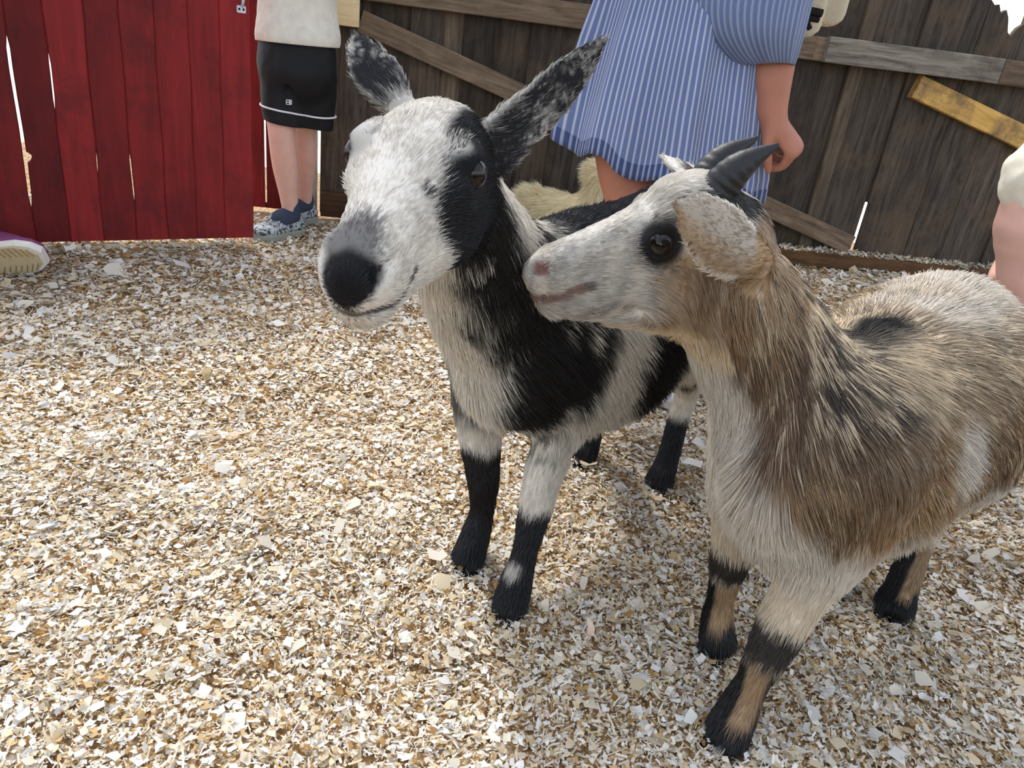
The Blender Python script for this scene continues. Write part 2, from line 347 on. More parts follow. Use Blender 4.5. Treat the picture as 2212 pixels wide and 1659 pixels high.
# ------------------------------------------------------------------ wood shavings
def build_shavings():
    def band(n, y0, y1, xa, xb):
        y = y0+(y1-y0)*rng.random(n); lo = xa[0]+(xa[1]-xa[0])*(y-y0)/(y1-y0); hi = xb[0]+(xb[1]-xb[0])*(y-y0)/(y1-y0)
        return np.stack([lo+(hi-lo)*rng.random(n), y], 1)
    P = [band(118000, .3, 1.0, (-.75, -1.0), (.85, 1.1)), band(86000, 1.0, 1.7, (-1.0, -1.55), (1.1, 1.6)), band(62000, 1.7, 2.5, (-1.55, -2.2), (1.6, 2.3)), band(46000, 2.5, 3.38, (-2.2, -2.4), (2.3, 2.7)), band(8000, -.4, .3, (-.9, -.75), (.9, .85)), band(9000, .2, 1.7, (-1.9, -2.3), (-.75, -1.5)), band(20000, .2, 1.7, (.85, 1.55), (1.9, 2.5))]
    keep = []
    for p in P:
        d = (p[:, 0]-W_0[0])*W_N[0]+(p[:, 1]-W_0[1])*W_N[1]; keep.append(p[d > .085])
    ns = 3200; us = 1.95+2.0*rng.random(ns); od = .004+.07*rng.random(ns); led = W_0[None, :2]+W_DIR[None, :2]*us[:, None]+W_N[None, :2]*od[:, None]      # scraps lying on the sill
    p = np.vstack(keep+[led]); n = len(p); dist = np.hypot(p[:, 0], p[:, 1])
    r1 = rng.random(n); ln = .0034+.0105*rng.random(n)**2.2; ln = np.where(r1 < .03, ln*2.1, ln); ln = ln*np.interp(dist, [.6, 1.2, 2, 3.4], [.78, .95, 1.35, 1.9])
    wd = ln*(.3+.55*rng.random(n)); sliver = rng.random(n) < .35; wd = np.where(sliver, np.minimum(wd*.35, .0022), wd); ln = np.where(sliver, ln*1.45, ln)
    lay = fbm(np.stack([p[:, 0]*6, p[:, 1]*6, np.ones(n)], 1), 2)*3.0; yaw = rng.random(n)*2*math.pi; yaw = np.where(rng.random(n) < .45, lay*2+rng.normal(size=n)*.45, yaw)
    tilt = np.abs(rng.normal(size=n))*.45; tdir = rng.random(n)*2*math.pi; curl = rng.normal(size=n)*1.0
    z0 = gz(p[:, 0], p[:, 1])+.0005+.012*rng.random(n)**1.4+.25*wd
    z0[-ns:] = .064+.012*rng.random(ns)*np.clip(1-od/.08, 0, 1)
    t = np.linspace(-.5, .5, 3); L = np.zeros((n, 3, 2, 3))
    ang = curl[:, None]*t[None, :]; cs_ = np.where(np.abs(curl) < .05, 1, curl)[:, None]; ok = np.abs(curl)[:, None] > .05
    L[..., 0] = (np.where(ok, np.sin(ang)/cs_, t[None, :])*ln[:, None])[:, :, None]; L[..., 2] = (np.where(ok, (1-np.cos(ang))/cs_, 0)*ln[:, None])[:, :, None]
    rag = .45+1.1*rng.random((n, 3, 2))
    L[..., 1] = np.array([-.5, .5])[None, None, :]*wd[:, None, None]*rag; L[..., 0] += (rng.random((n, 3, 2))-.5)*np.minimum(ln, wd*2)[:, None, None]*.5
    ca, sa = np.cos(yaw), np.sin(yaw); x = L[..., 0]*ca[:, None, None]-L[..., 1]*sa[:, None, None]; y = L[..., 0]*sa[:, None, None]+L[..., 1]*ca[:, None, None]; z = L[..., 2]
    k = np.stack([-np.sin(tdir), np.cos(tdir), np.zeros(n)], 1)[:, None, None, :]; v = np.stack([x, y, z], -1); c, s = np.cos(tilt)[:, None, None, None], np.sin(tilt)[:, None, None, None]
    v = v*c+np.cross(np.broadcast_to(k, v.shape), v)*s+k*(v*k).sum(-1, keepdims=True)*(1-c)
    v += np.stack([p[:, 0], p[:, 1], z0], 1)[:, None, None, :]
    v = v.reshape(-1, 3); b = (np.arange(n)*6)[:, None]
    F = np.concatenate([b+np.array([[0, 2, 3, 1]]), b+np.array([[2, 4, 5, 3]])], 1).reshape(-1, 4)
    pal = np.array([lin(242, 240, 232), lin(236, 228, 210), lin(224, 208, 176), lin(206, 178, 132), lin(172, 136, 88), lin(134, 98, 58), lin(228, 226, 222), lin(230, 206, 184)]); pw = np.array([.24, .24, .2, .13, .07, .03, .07, .02])
    pn = fbm(np.stack([p[:, 0]*2.3, p[:, 1]*2.3, np.zeros(n)], 1), 2)
    ci = rng.choice(len(pal), n, p=pw/pw.sum()); ci = np.where((ln > .013*np.interp(dist, [.6, 1.2, 2, 3.4], [.78, .95, 1.35, 1.9])) & (ci > 2) & (ci < 6), 1, ci); ccol = pal[ci]*(.86+.24*rng.random(n))[:, None]*(1.0-.3*sstep(.5, .72, pn))[:, None]
    cols = np.repeat(np.clip(ccol, 0, .93), 6, 0)
    def bld(nn, bs, Nn, Lk):
        a = Nn.new('ShaderNodeAttribute'); a.attribute_name = 'col'; df = Nn.new('ShaderNodeBsdfDiffuse'); tr = Nn.new('ShaderNodeBsdfTranslucent'); mx = Nn.new('ShaderNodeMixShader'); mx.inputs[0].default_value = .22
        hs = Nn.new('ShaderNodeHueSaturation'); hs.inputs['Saturation'].default_value = 1.5; Lk.new(a.outputs['Color'], hs.inputs['Color'])
        Lk.new(a.outputs['Color'], df.inputs[0]); Lk.new(hs.outputs[0], tr.inputs[0]); Lk.new(df.outputs[0], mx.inputs[1]); Lk.new(tr.outputs[0], mx.inputs[2]); Lk.new(mx.outputs[0], nn.nodes['Material Output'].inputs[0])
    o = mesh_obj('floor_shavings', v, F, mat('pine_shavings', bld), cols=cols); tag(o, 'loose pale pine shavings covering the floor of the pen', 'shavings', kind='stuff')

# ------------------------------------------------------------------ plank walls
W_0 = np.array([-.862, 2.962, 0]); W_DIR = nrm((2.903, .468, 0)); W_N = np.array([W_DIR[1], -W_DIR[0], 0])      # normal towards the camera
build_shavings()
class Plane:
    def __init__(s, o, d): s.o = np.asarray(o, float); s.d = nrm(d); s.n = np.array([s.d[1], -s.d[0], 0.])
    def uz(s, x, y, off=0.):
        r = FW+RT*(x-CX)/f_px+UP*(CY-y)/f_px; t = ((s.o+s.n*off-CAM)@s.n)/(r@s.n); p = CAM+r*t; return float((p-s.o)@s.d), float(p[2])
    def pt(s, u, z, off=0.): return s.o+s.d*u+s.n*off+np.array([0, 0, z])
def plank(name, parent, pl, rows, off, thick, material, ch=.004):
    """vertical board: rows = [(z, u_left, u_right)], front face at off (towards the camera)"""
    z0 = rows[0][0]; uc = .5*(rows[0][1]+rows[0][2]); R = []
    for z, a, b in rows:
        a -= uc; b -= uc; zz = z-z0
        R.append([(a, 0, zz), (a, thick-ch, zz), (a+ch, thick, zz), (b-ch, thick, zz), (b, thick-ch, zz), (b, 0, zz)])
    v, F = loft(R); F = [tuple(f) for f in F]
    return place(name, parent, pl, v, F, uc, z0, off-thick, material)
def place(name, parent, pl, v, F, u, z, off, material, rot=0.):
    v = np.asarray(v, float)*np.array([1, -1, 1])        # local y points away from the camera
    me = bpy.data.meshes.new(name); me.from_pydata([tuple(q) for q in v], [], [tuple(f) for f in F]); me.materials.append(material); me.update()
    bm = bmesh.new(); bm.from_mesh(me); bmesh.ops.recalc_face_normals(bm, faces=bm.faces); bm.to_mesh(me); bm.free()
    o = bpy.data.objects.new(name, me); col.objects.link(o); o.parent = parent
    p = pl.pt(u, z, off)-np.array(parent_loc(parent)); n = -pl.n
    M = Matrix(((pl.d[0], n[0], 0, p[0]), (pl.d[1], n[1], 0, p[1]), (0, 0, 1, p[2]), (0, 0, 0, 1)))
    o.matrix_local = M @ Matrix.Rotation(-rot, 4, 'Y'); return o
def board(name, parent, pl, A, B, wid, off, thick, material, ch=.003, skew=0.):
    """board lying flat against the wall from A to B (u, z of its centre line)"""
    A = np.array(A, float); B = np.array(B, float); L = np.linalg.norm(B-A); ang = math.atan2(B[1]-A[1], B[0]-A[0]); h = wid/2; R = []
    for i, x in enumerate(np.linspace(0, L, 7)):
        j = [random.uniform(-.0012, .0012) for _ in range(4)]; sk = skew*(1 if i == 6 else 0)
        R.append([(x, 0, -h+j[0]), (x, thick-ch, -h+j[0]), (x, thick, -h+ch+j[0]), (x+sk, thick, h-ch+j[1]), (x+sk, thick-ch, h+j[1]), (x+sk, 0, h+j[1])])
    v, F = loft(R); return place(name, parent, pl, v, F, A[0], A[1], off, material, ang)
def zrows(z0, z1, n=8): return np.linspace(z0, z1, n)
WP = Plane(W_0, W_DIR)
def build_back_wall():
    root = empty('wall_back', W_0); tag(root, kind='structure')
    su = [WP.uz(*q)[0] for q in ((790, 300), (884, 100), (957, 80), (1000, 100), (1073, 130), (1133, 200), (1208, 130), (1275, 90))]
    ul = WP.uz(692, 330)[0]; ur = [WP.uz(*q)[0] for q in ((1780, 140), (1836, 147), (1867, 147), (1949, 210), (2053, 259), (2124, 291))]
    mid = list(np.linspace(su[-1], ur[0], 8)[1:-1]); seams = [ul]+su+mid+ur; u = seams[-1]
    while u < 4.6: u += random.uniform(.1, .15); seams.append(u)
    crack = ur[3]; gap0 = su[-1]
    for i in range(len(seams)-1):
        a, b = seams[i], seams[i+1]
        if a == ur[4]:            # board with a weathered, splintered top
            k = 9; us = np.linspace(a, b, k+1); zt = [1.10, 1.085, 1.09, 1.06, 1.075, 1.05, 1.0, .985, 1.02, 1.035]; V_ = []
            for y in (0, .02):
                for x in us: V_.append((x-a, y, 0))
                for x, zz in zip(us, zt): V_.append((x-a, y, zz-.012))
            m = k+1; F_ = []
            for j in range(k): F_ += [(j, j+1, m+j+1, m+j), (2*m+j, 2*m+j+1, 3*m+j+1, 3*m+j), (m+j, m+j+1, 3*m+j+1, 3*m+j), (j, j+1, 2*m+j+1, 2*m+j)]
            F_ += [(0, m, 3*m, 2*m), (k, m+k, 3*m+k, 2*m+k)]
            place('plank', root, WP, V_, F_, a, .012, -.02, M_dark); continue
        back = i % 2; ov = .009 if back else 0.; top = 1.5+random.uniform(-.02, .02); zb = .012
        ja, jb = random.uniform(-.003, .003), random.uniform(-.003, .003); rows = []
        zs = list(zrows(zb, top, 9))
        if a == crack or b == crack: zs = sorted(zs+[.02, .28, .285])
        if abs(b-gap0) < 1e-6 or abs(a-gap0) < 1e-6: zs = sorted(zs+[.70, .72, .80, .9, .95, 1.2])
        broken = None
        for z in zs:
            l, r = a-ov+ja*z+random.uniform(-.0015, .0015), b+ov+jb*z+random.uniform(-.0015, .0015)
            if a == crack and z < .283: l = a+.0085
            if b == crack and z < .283: r = b-.002
            if abs(a-gap0) < 1e-6: l = a+(.006 if z > .71 else -.001)
            if abs(b-gap0) < 1e-6: r = b-(.003 if z > .71 else 0)
            if i == 0: l = a
            rows.append((z, l, r))
        plank('plank', root, WP, rows, -.02 if back else 0., .02, M_mid if (a == ur[1] or a == su[2] or a == mid[4]) else M_dark)
    # rails, braces, sills
    board('rail', root, WP, (WP.uz(700, 0, .04)[0], .838), (WP.uz(1760, 110, .04)[0], .845), .085, 0., .04, M_rail)
    board('rail', root, WP, (WP.uz(1700, 110, .04)[0], .845), (4.4, .86), .085, 0., .035, M_rail)
    a = WP.uz(1787, 106, .06); b = WP.uz(2162, 154, .06); board('rail', root, WP, a, b, .092, .036, .03, M_grey)
    b2 = WP.uz(2165, 154, .06); board('rail', root, WP, b2, (b2[0]+.6, b2[1]+.004), .09, .036, .026, M_rail)
    a = WP.uz(778, 45, .035); b = WP.uz(1838, 530, .035); board('brace', root, WP, a, b, .078, .0, .035, M_rail)
    a = WP.uz(1982, 187, .035); b = WP.uz(2212, 297, .035); e = (a[0]+(b[0]-a[0])*4.2, a[1]+(b[1]-a[1])*4.2); board('brace', root, WP, a, e, .088, .0, .035, M_yellow)
    a = WP.uz(705, 27, .085); b = WP.uz(775, 29, .085); board('block', root, WP, (a[0]-.1, b[1]), b, .09, .045, .035, M_pine)
    board('sill', root, WP, (WP.uz(1640, 545)[0], .032), (4.4, .03), .064, .0, .075, M_sill)
    board('sill', root, WP, (.01, .055), (1.9, .05), .095, .0, .05, M_sill)
    # knots and splinters are part of the boards; a light post beside the gate
    r2 = empty('wall_left', WP.pt(-.15, 0)); tag(r2, kind='structure')
    for (a, b, m, off, th_) in ((-.012, -.052, M_peel, .03, .06), (-.054, -.135, M_mauve, .02, .05)):
        rows = [(z, b+random.uniform(-.001, .001), a+random.uniform(-.001, .001)) for z in zrows(0, 1.6, 9)]
        plank('post', r2, WP, rows, off, th_, m)
    g = WP.uz(573, 380)[0]; e = [-.137, g+.004]
    rows = [(z, g+(.0045 if .03 < z < .5 else -.001), -.137) for z in (.01, .03, .031, .25, .49, .5, .8, 1.5)]; plank('plank', r2, WP, rows, 0., .02, M_red)
    a = g
    for i in range(1):
        b = a-random.uniform(.1, .14); rows = [(z, b, a-(.0045 if (i == 0 and .03 < z < .5) else .0005)) for z in (.01, .03, .031, .25, .49, .5, .8, 1.5)]; plank('plank', r2, WP, rows, 0., .02, M_red); a = b
build_back_wall()
def build_gate():
    A = gnd(95, 523, .03); B = gnd(549, 513, .03); pl = Plane((B[0], B[1], 0), (B-A)*np.array([1, 1, 0]))
    root = empty('barn_gate', (B[0], B[1], 0)); tag(root, 'red painted plank gate standing open at the left', 'gate')
    S = [((3, 0), (78, 506)), ((90, 0), (153, 513)), ((177, 0), (225, 518)), ((254, 0), (297, 518)), ((329, 0), (364, 514)), ((404, 0), (427, 513)), ((472, 0), (488, 513)), ((539, 0), (549, 513))]
    ln = []
    for t, b in S:
        ut, zt = pl.uz(*t); ub, zb = pl.uz(*b); k = (ut-ub)/(zt-zb); ln.append((ub-k*(zb-.03), k))
    k0 = ln[0][1]; ln = [(ln[0][0]-.3, k0*.9), (ln[0][0]-.2, k0*.9), (ln[0][0]-.1, k0)]+ln
    # open slits between boards: seam index, z range, width
    slit = {3: (.13, .55, .0075), 4: (.40, .52, .004), 6: (.14, .27, .0045), 5: (.22, .27, .003)}
    for i in range(len(ln)-1):
        rows = []; zs = set(zrows(.03, 1.12, 8))
        for j in (i, i+1):
            if j in slit: zs |= {slit[j][0]-.002, slit[j][0]+.03, slit[j][1], slit[j][1]+.03}
        if i == 3: zs |= {.255, .262, .27, .278, .286}
        for z in sorted(zs):
            def edge(j, sgn):
                u = ln[j][0]+ln[j][1]*(z-.03)+.0015*math.sin(z*17+j*3)
                if j in slit:
                    z0, z1, g = slit[j]; f = max(0, min(1, (z-z0)/.03, (z1+.03-z)/.03)); u += sgn*g*.5*f
                if i == 3 and j == 3: u += {.262: .008, .27: .0125, .278: .011}.get(z, 0)
                return u
            rows.append((z, edge(i, 1), edge(i+1, -1)))
        plank('plank', root, pl, rows, 0., .02, M_red, ch=.003)
    for zc in (.078, .7): board('batten', root, pl, (ln[0][0]+.02, zc), (-.03, zc), .09, -.05, .03, M_red)
    # latch plate with two bolt holes and its staple
    u, z = pl.uz(521, 20); v, F = rounded_plate(.026, .02, .003)
    lt = place('latch_plate', root, pl, v, F, u, z, .0, M_metal)
    for s in (-1, 1):
        v, F = disc(.0032, .0012); place('bolt_hole', root, pl, v, F, u+s*.0062, z, .003, M_hole)
    v, F = tube_mesh([(0, .003, .008), (.001, .012, .02), (.002, .012, .045), (.004, .01, .07)], [.0045]*4, up=(1, 0, 0), m=8); place('staple', root, pl, v, F, u+.002, z, .0, M_metal)
def rounded_plate(w_, h_, t):
    o = []
    for cx, cz, a0 in ((w_/2-.003, h_/2-.003, 0), (-w_/2+.003, h_/2-.003, 90), (-w_/2+.003, -h_/2+.003, 180), (w_/2-.003, -h_/2+.003, 270)):
        for a in (0, 45, 90): o.append((cx+.003*math.cos(math.radians(a0+a)), cz+.003*math.sin(math.radians(a0+a))))
    return loft([[(x, 0, z) for x, z in o], [(x, t, z) for x, z in o]])
def disc(r, t):
    return loft([[(r*math.cos(a), y, r*math.sin(a)) for a in np.arange(12)*math.pi/6] for y in (0, t)])
build_gate()

# ------------------------------------------------------------------ added eave, out of view, placed to shade the face of goat 1
def build_shade_eave():
    root = empty('shade_eave', (0, 1.5, 2.4)); tag(root, kind='structure')
    def beam(name, lo, hi, m):
        (a, b, c), (d, e, f_) = lo, hi; v = [(a, b, c), (d, b, c), (d, e, c), (a, e, c), (a, b, f_), (d, b, f_), (d, e, f_), (a, e, f_)]
        return mesh_obj(name, v, [(3, 2, 1, 0), (4, 5, 6, 7), (0, 1, 5, 4), (1, 2, 6, 5), (2, 3, 7, 6), (3, 0, 4, 7)], m, root, origin=((a+d)/2, (b+e)/2, c))
    for i in range(5): y = 1.17+.13*i; beam('shade_board', (-3.2, y, 2.4+.02*(4-i)), (3.2, y+.127, 2.424+.02*(4-i)), M_rail)
    for x in (-3.0, -1.0, 1.0, 3.0): beam('shade_rafter', (x-.03, 1.15, 2.28), (x+.03, 1.83, 2.4), M_rail)
    for x in (-3.0, 3.0): beam('post', (x-.05, 1.42, -.02), (x+.05, 1.52, 2.28), M_rail)  # posts added to carry the unseen shading eave
build_shade_eave()
# ------------------------------------------------------------------ goats
class Head:
    def __init__(s, x, y, t, L, eye=(.378, -.118), er=.056):
        s.eye = eye; s.er = er; s.x = nrm(x); y = np.asarray(y, float); s.y = nrm(y-s.x*(s.x@y)); s.z = np.cross(s.x, s.y); s.t = np.asarray(t, float); s.L = L
    def w(s, a, b, c): return s.t+s.L*(a*s.x+b*s.y+c*s.z)
    def d(s, a, b, c): return a*s.x+b*s.y+c*s.z
    def loc(s, X): q = (X-s.t)/s.L; return np.stack([q@s.x, q@s.y, q@s.z], 1)
def head_prims(H, jaw=1., dome=1.):
    L = H.L; w = H.w; P = []
    tb = lambda pts, rad, **k: Tube([w(*p) for p in pts], [(a*L, b*L) for a, b in rad], up=H.z, **k)
    P.append(tb([(.04, 0, -.21), (.2, 0, -.2), (.38, 0, -.2), (.55, 0, -.2), (.72, 0, -.205), (.86, 0, -.215), (.945, 0, -.225)],
                [(.17, .17), (.215, .215*dome), (.205, .2), (.15, .165), (.118, .14), (.108, .125), (.09, .1)], k=.012, flow=-1, fur=.0068))
    for s in (1, -1):   # lower jaw and cheek
        P.append(tb([(.14, s*.11, -.36*jaw), (.3, s*.115, -.36*jaw), (.5, s*.085, -.345), (.72, s*.045, -.335), (.9, s*.02, -.325)],
                    [(.095, .13), (.1, .14), (.085, .105), (.066, .075), (.05, .05)], k=.02, flow=-1, fur=.0075))
        P.append(ball(w(.355, s*.165, -.075), (.075*L, .055*L, .05*L), up=H.z, ax=H.x, k=.012, flow=0))             # brow
        P.append(ball(w(.40, s*.17, -.17), (.085*L, .045*L, .05*L), up=H.z, ax=H.x, k=.012, flow=0))               # cheek bone below the eye
        for arc in ([(.325, .2, -.085), (.35, .212, -.066), (.385, .212, -.066), (.42, .2, -.088), (.45, .178, -.135)], [(.318, .2, -.098), (.335, .208, -.145), (.37, .212, -.168), (.41, .203, -.163), (.45, .178, -.14)]):
            P.append(Tube([w(a+H.eye[0]-.378, s*b, c+H.eye[1]+.118) for a, b, c in arc], [.009*L, .012*L, .012*L, .011*L, .007*L], up=H.y, k=.004, n=3, flow=0))      # eyelids
        P.append(ball(w(.9, s*.06, -.19), (.06*L, .05*L, .065*L), up=H.z, ax=H.x, k=.01, flow=0))                   # nostril wing
        P.append(ball(w(.86, s*.06, -.26), (.08*L, .05*L, .045*L), up=H.z, ax=H.x, k=.01, flow=0))                  # upper lip
    return P
def head_cuts(H):
    L = H.L; w = H.w; P = []
    for s in (1, -1):
        P.append(ball(w(H.eye[0], s*.215, H.eye[1]), (.048*L, .045*L, .04*L), up=H.z, ax=H.x, k=.003, sub=True))            # eye socket
        P.append(Tube([w(.985, s*.04, -.20), w(.965, s*.075, -.165), w(.92, s*.105, -.15)], [.013*L, .018*L, .01*L], up=H.z, k=.004, sub=True))   # nostril
        P.append(Tube([w(1.03, 0, -.30), w(.97, s*.06, -.30), w(.88, s*.112, -.295), w(.77, s*.135, -.275)], [(.012*L, .008*L)]*4, up=H.z, k=.003, sub=True))   # mouth
    P.append(Tube([w(1.06, 0, -.2), w(1.03, 0, -.285)], [.01*L]*2, k=.004, sub=True))
    return P
def leg_prims(pts, rad, fur, top_k=.03):
    n = len(pts); return [Tube(pts, rad, up=(1, .2, 0), k=top_k, n=4, fur=fur)]
M_eye = None
def eye_material():
    def bld(n, b, N, Lk):
        tc = N.new('ShaderNodeTexCoord'); sp = N.new('ShaderNodeSeparateXYZ'); Lk.new(tc.outputs['Object'], sp.inputs[0])
        # local x along the face, y up the face, z outwards, unit sphere
        def M(op, a, b_=None, v=None):
            m = N.new('ShaderNodeMath'); m.operation = op; Lk.new(a, m.inputs[0])
            if b_ is not None: Lk.new(b_, m.inputs[1])
            if v is not None: m.inputs[1].default_value = v
            return m.outputs[0]
        x2 = M('MULTIPLY', sp.outputs[0], sp.outputs[0]); y2 = M('MULTIPLY', sp.outputs[1], sp.outputs[1])
        r = M('SQRT', M('ADD', x2, y2))
        rp = N.new('ShaderNodeValToRGB'); e = rp.color_ramp.elements; e[0].position = .0; e[0].color = (*lin(13, 11, 11), 1); e[1].position = .72; e[1].color = (*lin(18, 15, 14), 1)
        q = e.new(.62); q.color = (*lin(30, 23, 18), 1); q2 = e.new(.9); q2.color = (*lin(60, 50, 42), 1)
        Lk.new(r, rp.inputs[0])
        px = M('LESS_THAN', M('ABSOLUTE', sp.outputs[0]), v=.42); py = M('LESS_THAN', M('ABSOLUTE', sp.outputs[1]), v=.2); pu = M('MULTIPLY', px, py)
        mx = N.new('ShaderNodeMix'); mx.data_type = 'RGBA'; Lk.new(pu, mx.inputs[0]); Lk.new(rp.outputs[0], mx.inputs[6]); mx.inputs[7].default_value = (.004, .004, .005, 1)
        Lk.new(mx.outputs[2], b.inputs['Base Color']); b.inputs['Roughness'].default_value = .12; b.inputs['Specular IOR Level'].default_value = .4
    return mat('goat_eye', bld)
M_eye = eye_material()
M_hoof = plain('black_hoof', lin(30, 27, 26), .55, bump=.3, scale=120)
M_horn = plain('black_horn', lin(24, 23, 25), .5, .5, bump=.5, scale=70)
def add_eye(H, s, parent, r=.056):
    v, F = sphere(); o = mesh_obj('eye', v, F, M_eye, parent, smooth=True)
    out = nrm(H.d(.28, s*1., .12)); fx = nrm(H.x-out*(H.x@out)); up = np.cross(out, fx)
    if up@H.z < 0: up = -up; fx = -fx
    fx = np.cross(up, out)
    c = H.w(H.eye[0], s*.186, H.eye[1])-np.array(parent_loc(parent)); rr = H.er*H.L
    o.matrix_local = Matrix(((fx[0]*rr, up[0]*rr, out[0]*rr, c[0]), (fx[1]*rr, up[1]*rr, out[1]*rr, c[1]), (fx[2]*rr, up[2]*rr, out[2]*rr, c[2]), (0, 0, 0, 1)))
    return o
def add_hoof(foot, heading, parent):
    hx = nrm((heading[0], heading[1], 0)); sy = np.array([-hx[1], hx[0], 0]); V_ = []; F_ = []
    z0 = float(gz(np.array([foot[0]]), np.array([foot[1]]))[0])
    for s in (-1, 1):
        rings = []
        for z, ln, wd, fx in ((0, .036, .0105, .006), (.012, .032, .0105, .002), (.026, .024, .0095, -.004)):
            c = np.array([foot[0], foot[1], z0-.004+z])+hx*fx+sy*s*.0115
            rings.append([c+hx*(.5*ln*math.cos(a)+(.006 if math.cos(a) > .8 else 0))+sy*wd*math.sin(a) for a in np.arange(10)*2*math.pi/10])
        v, F = loft(rings); b = len(V_); V_ += list(v); F_ += [tuple(i+b for i in q) for q in F]
    return mesh_obj('hoof', V_, F_, M_hoof, parent, smooth=True)
def build_goat(name, origin, H, prims, cuts, pattern, label, legs_feet, heading, nstr, hornspec=(), step=.0035, seedlen=1.):
    root = empty(name, origin); tag(root, label, 'goat')
    v, F = sdf_mesh(prims+cuts, step, 2)
    C = pattern(v)
    body = mesh_obj('body', v, F, M_hide, root, origin=origin, smooth=True, cols=C)
    for s in (1, -1): add_eye(H, s, root)
    for ft in legs_feet: add_hoof(ft, heading, root)
    for pts, rad in hornspec:
        P_ = catmull(pts, 22); R_ = catmull(np.array(rad), 22)*(1+.035*np.sin(np.arange(len(P_))*1.25)[:, None]*np.linspace(1, 0, len(P_))[:, None]); hv, hF = tube_mesh(P_, R_, up=H.y, m=16, n=1); mesh_obj('horn', hv, hF, M_horn, root, smooth=True)
    n = int(nstr*FUR)
    if n:
        N, _ = vnormals(v, F); f, L = flow_field(prims, v); hl = H.loc(v)
        near = (hl[:, 0] > -.1) & (hl[:, 0] < 1.1) & (np.abs(hl[:, 1]) < .35) & (hl[:, 2] > -.6)
        wt = 1+1.6*near
        eye = np.min([((hl-np.array([H.eye[0], s*.21, H.eye[1]]))**2).sum(1) for s in (1, -1)], 0)
        nose = ((hl-np.array([1.0, 0, -.2]))**2).sum(1)
        L = L*(.2+.8*sstep(.06**2, .13**2, eye))*(.55+.45*sstep(.08**2, .17**2, nose)); wt = wt*(eye > .062**2)*np.where(nose < .2**2, 1.5, 1)
        q, wts = sample_surface(v, F, n, wt)
        p = interp(q, wts, v); nn = interp(q, wts, N); nn /= np.linalg.norm(nn, axis=1)[:, None]
        ff = interp(q, wts, f); ff -= nn*(ff*nn).sum(1)[:, None]; ff /= np.linalg.norm(ff, axis=1)[:, None]+1e-6
        cl = np.stack([vnoise(p*75+i*31) for i in range(3)], 1)-.5; jt = rng.normal(size=(n, 3))*.12+cl*.65
        jt -= nn*(jt*nn).sum(1)[:, None]
        ln = interp(q, wts, L)*(.65+.7*rng.random(n))*(.7+.6*vnoise(p*40+3))
        d1 = ff*.72+nn*.42+jt*.5; d2 = ff*.35-nn*.22
        d1 /= np.linalg.norm(d1, axis=1)[:, None]
        c = pattern(p, True)
        hair('coat', p-nn*.0012, (d1, d2), ln, c, .00032+.0003*rng.random(n)*np.clip(ln/.02, .5, 1.3), M_fur, root, npt=4, droop=.12, origin=origin)
    return root, v, F
WHITE = np.array(lin(224, 217, 205)); BLACK = np.array(lin(26, 25, 27)); GREY = np.array(lin(96, 94, 94)); TAN = np.array(lin(174, 144, 108)); BROWN = np.array(lin(122, 97, 73)); CREAM = np.array(lin(226, 208, 178)); PINK = np.array(lin(196, 150, 136))
def ear_prims(base, tip, nrm_, wid, fur=.006, bend=(0, 0, 0), thick=.0042, cup=9., bw=.5):
    base = np.asarray(base); tip = np.asarray(tip); mid = (base+tip)/2+np.asarray(bend)
    return [Tube([base, base*.72+tip*.28+np.asarray(bend)*.6, mid, tip*.78+base*.22+np.asarray(bend)*.6, tip], [(wid*bw, .009), (wid*(.5+.42*(bw > .45)+.1*(bw > .6)), thick*1.3), (wid, thick), (wid*.72, thick*.9), (wid*.16, thick*.7)], up=nrm_, k=.008, n=5, cup=cup, fur=fur)]

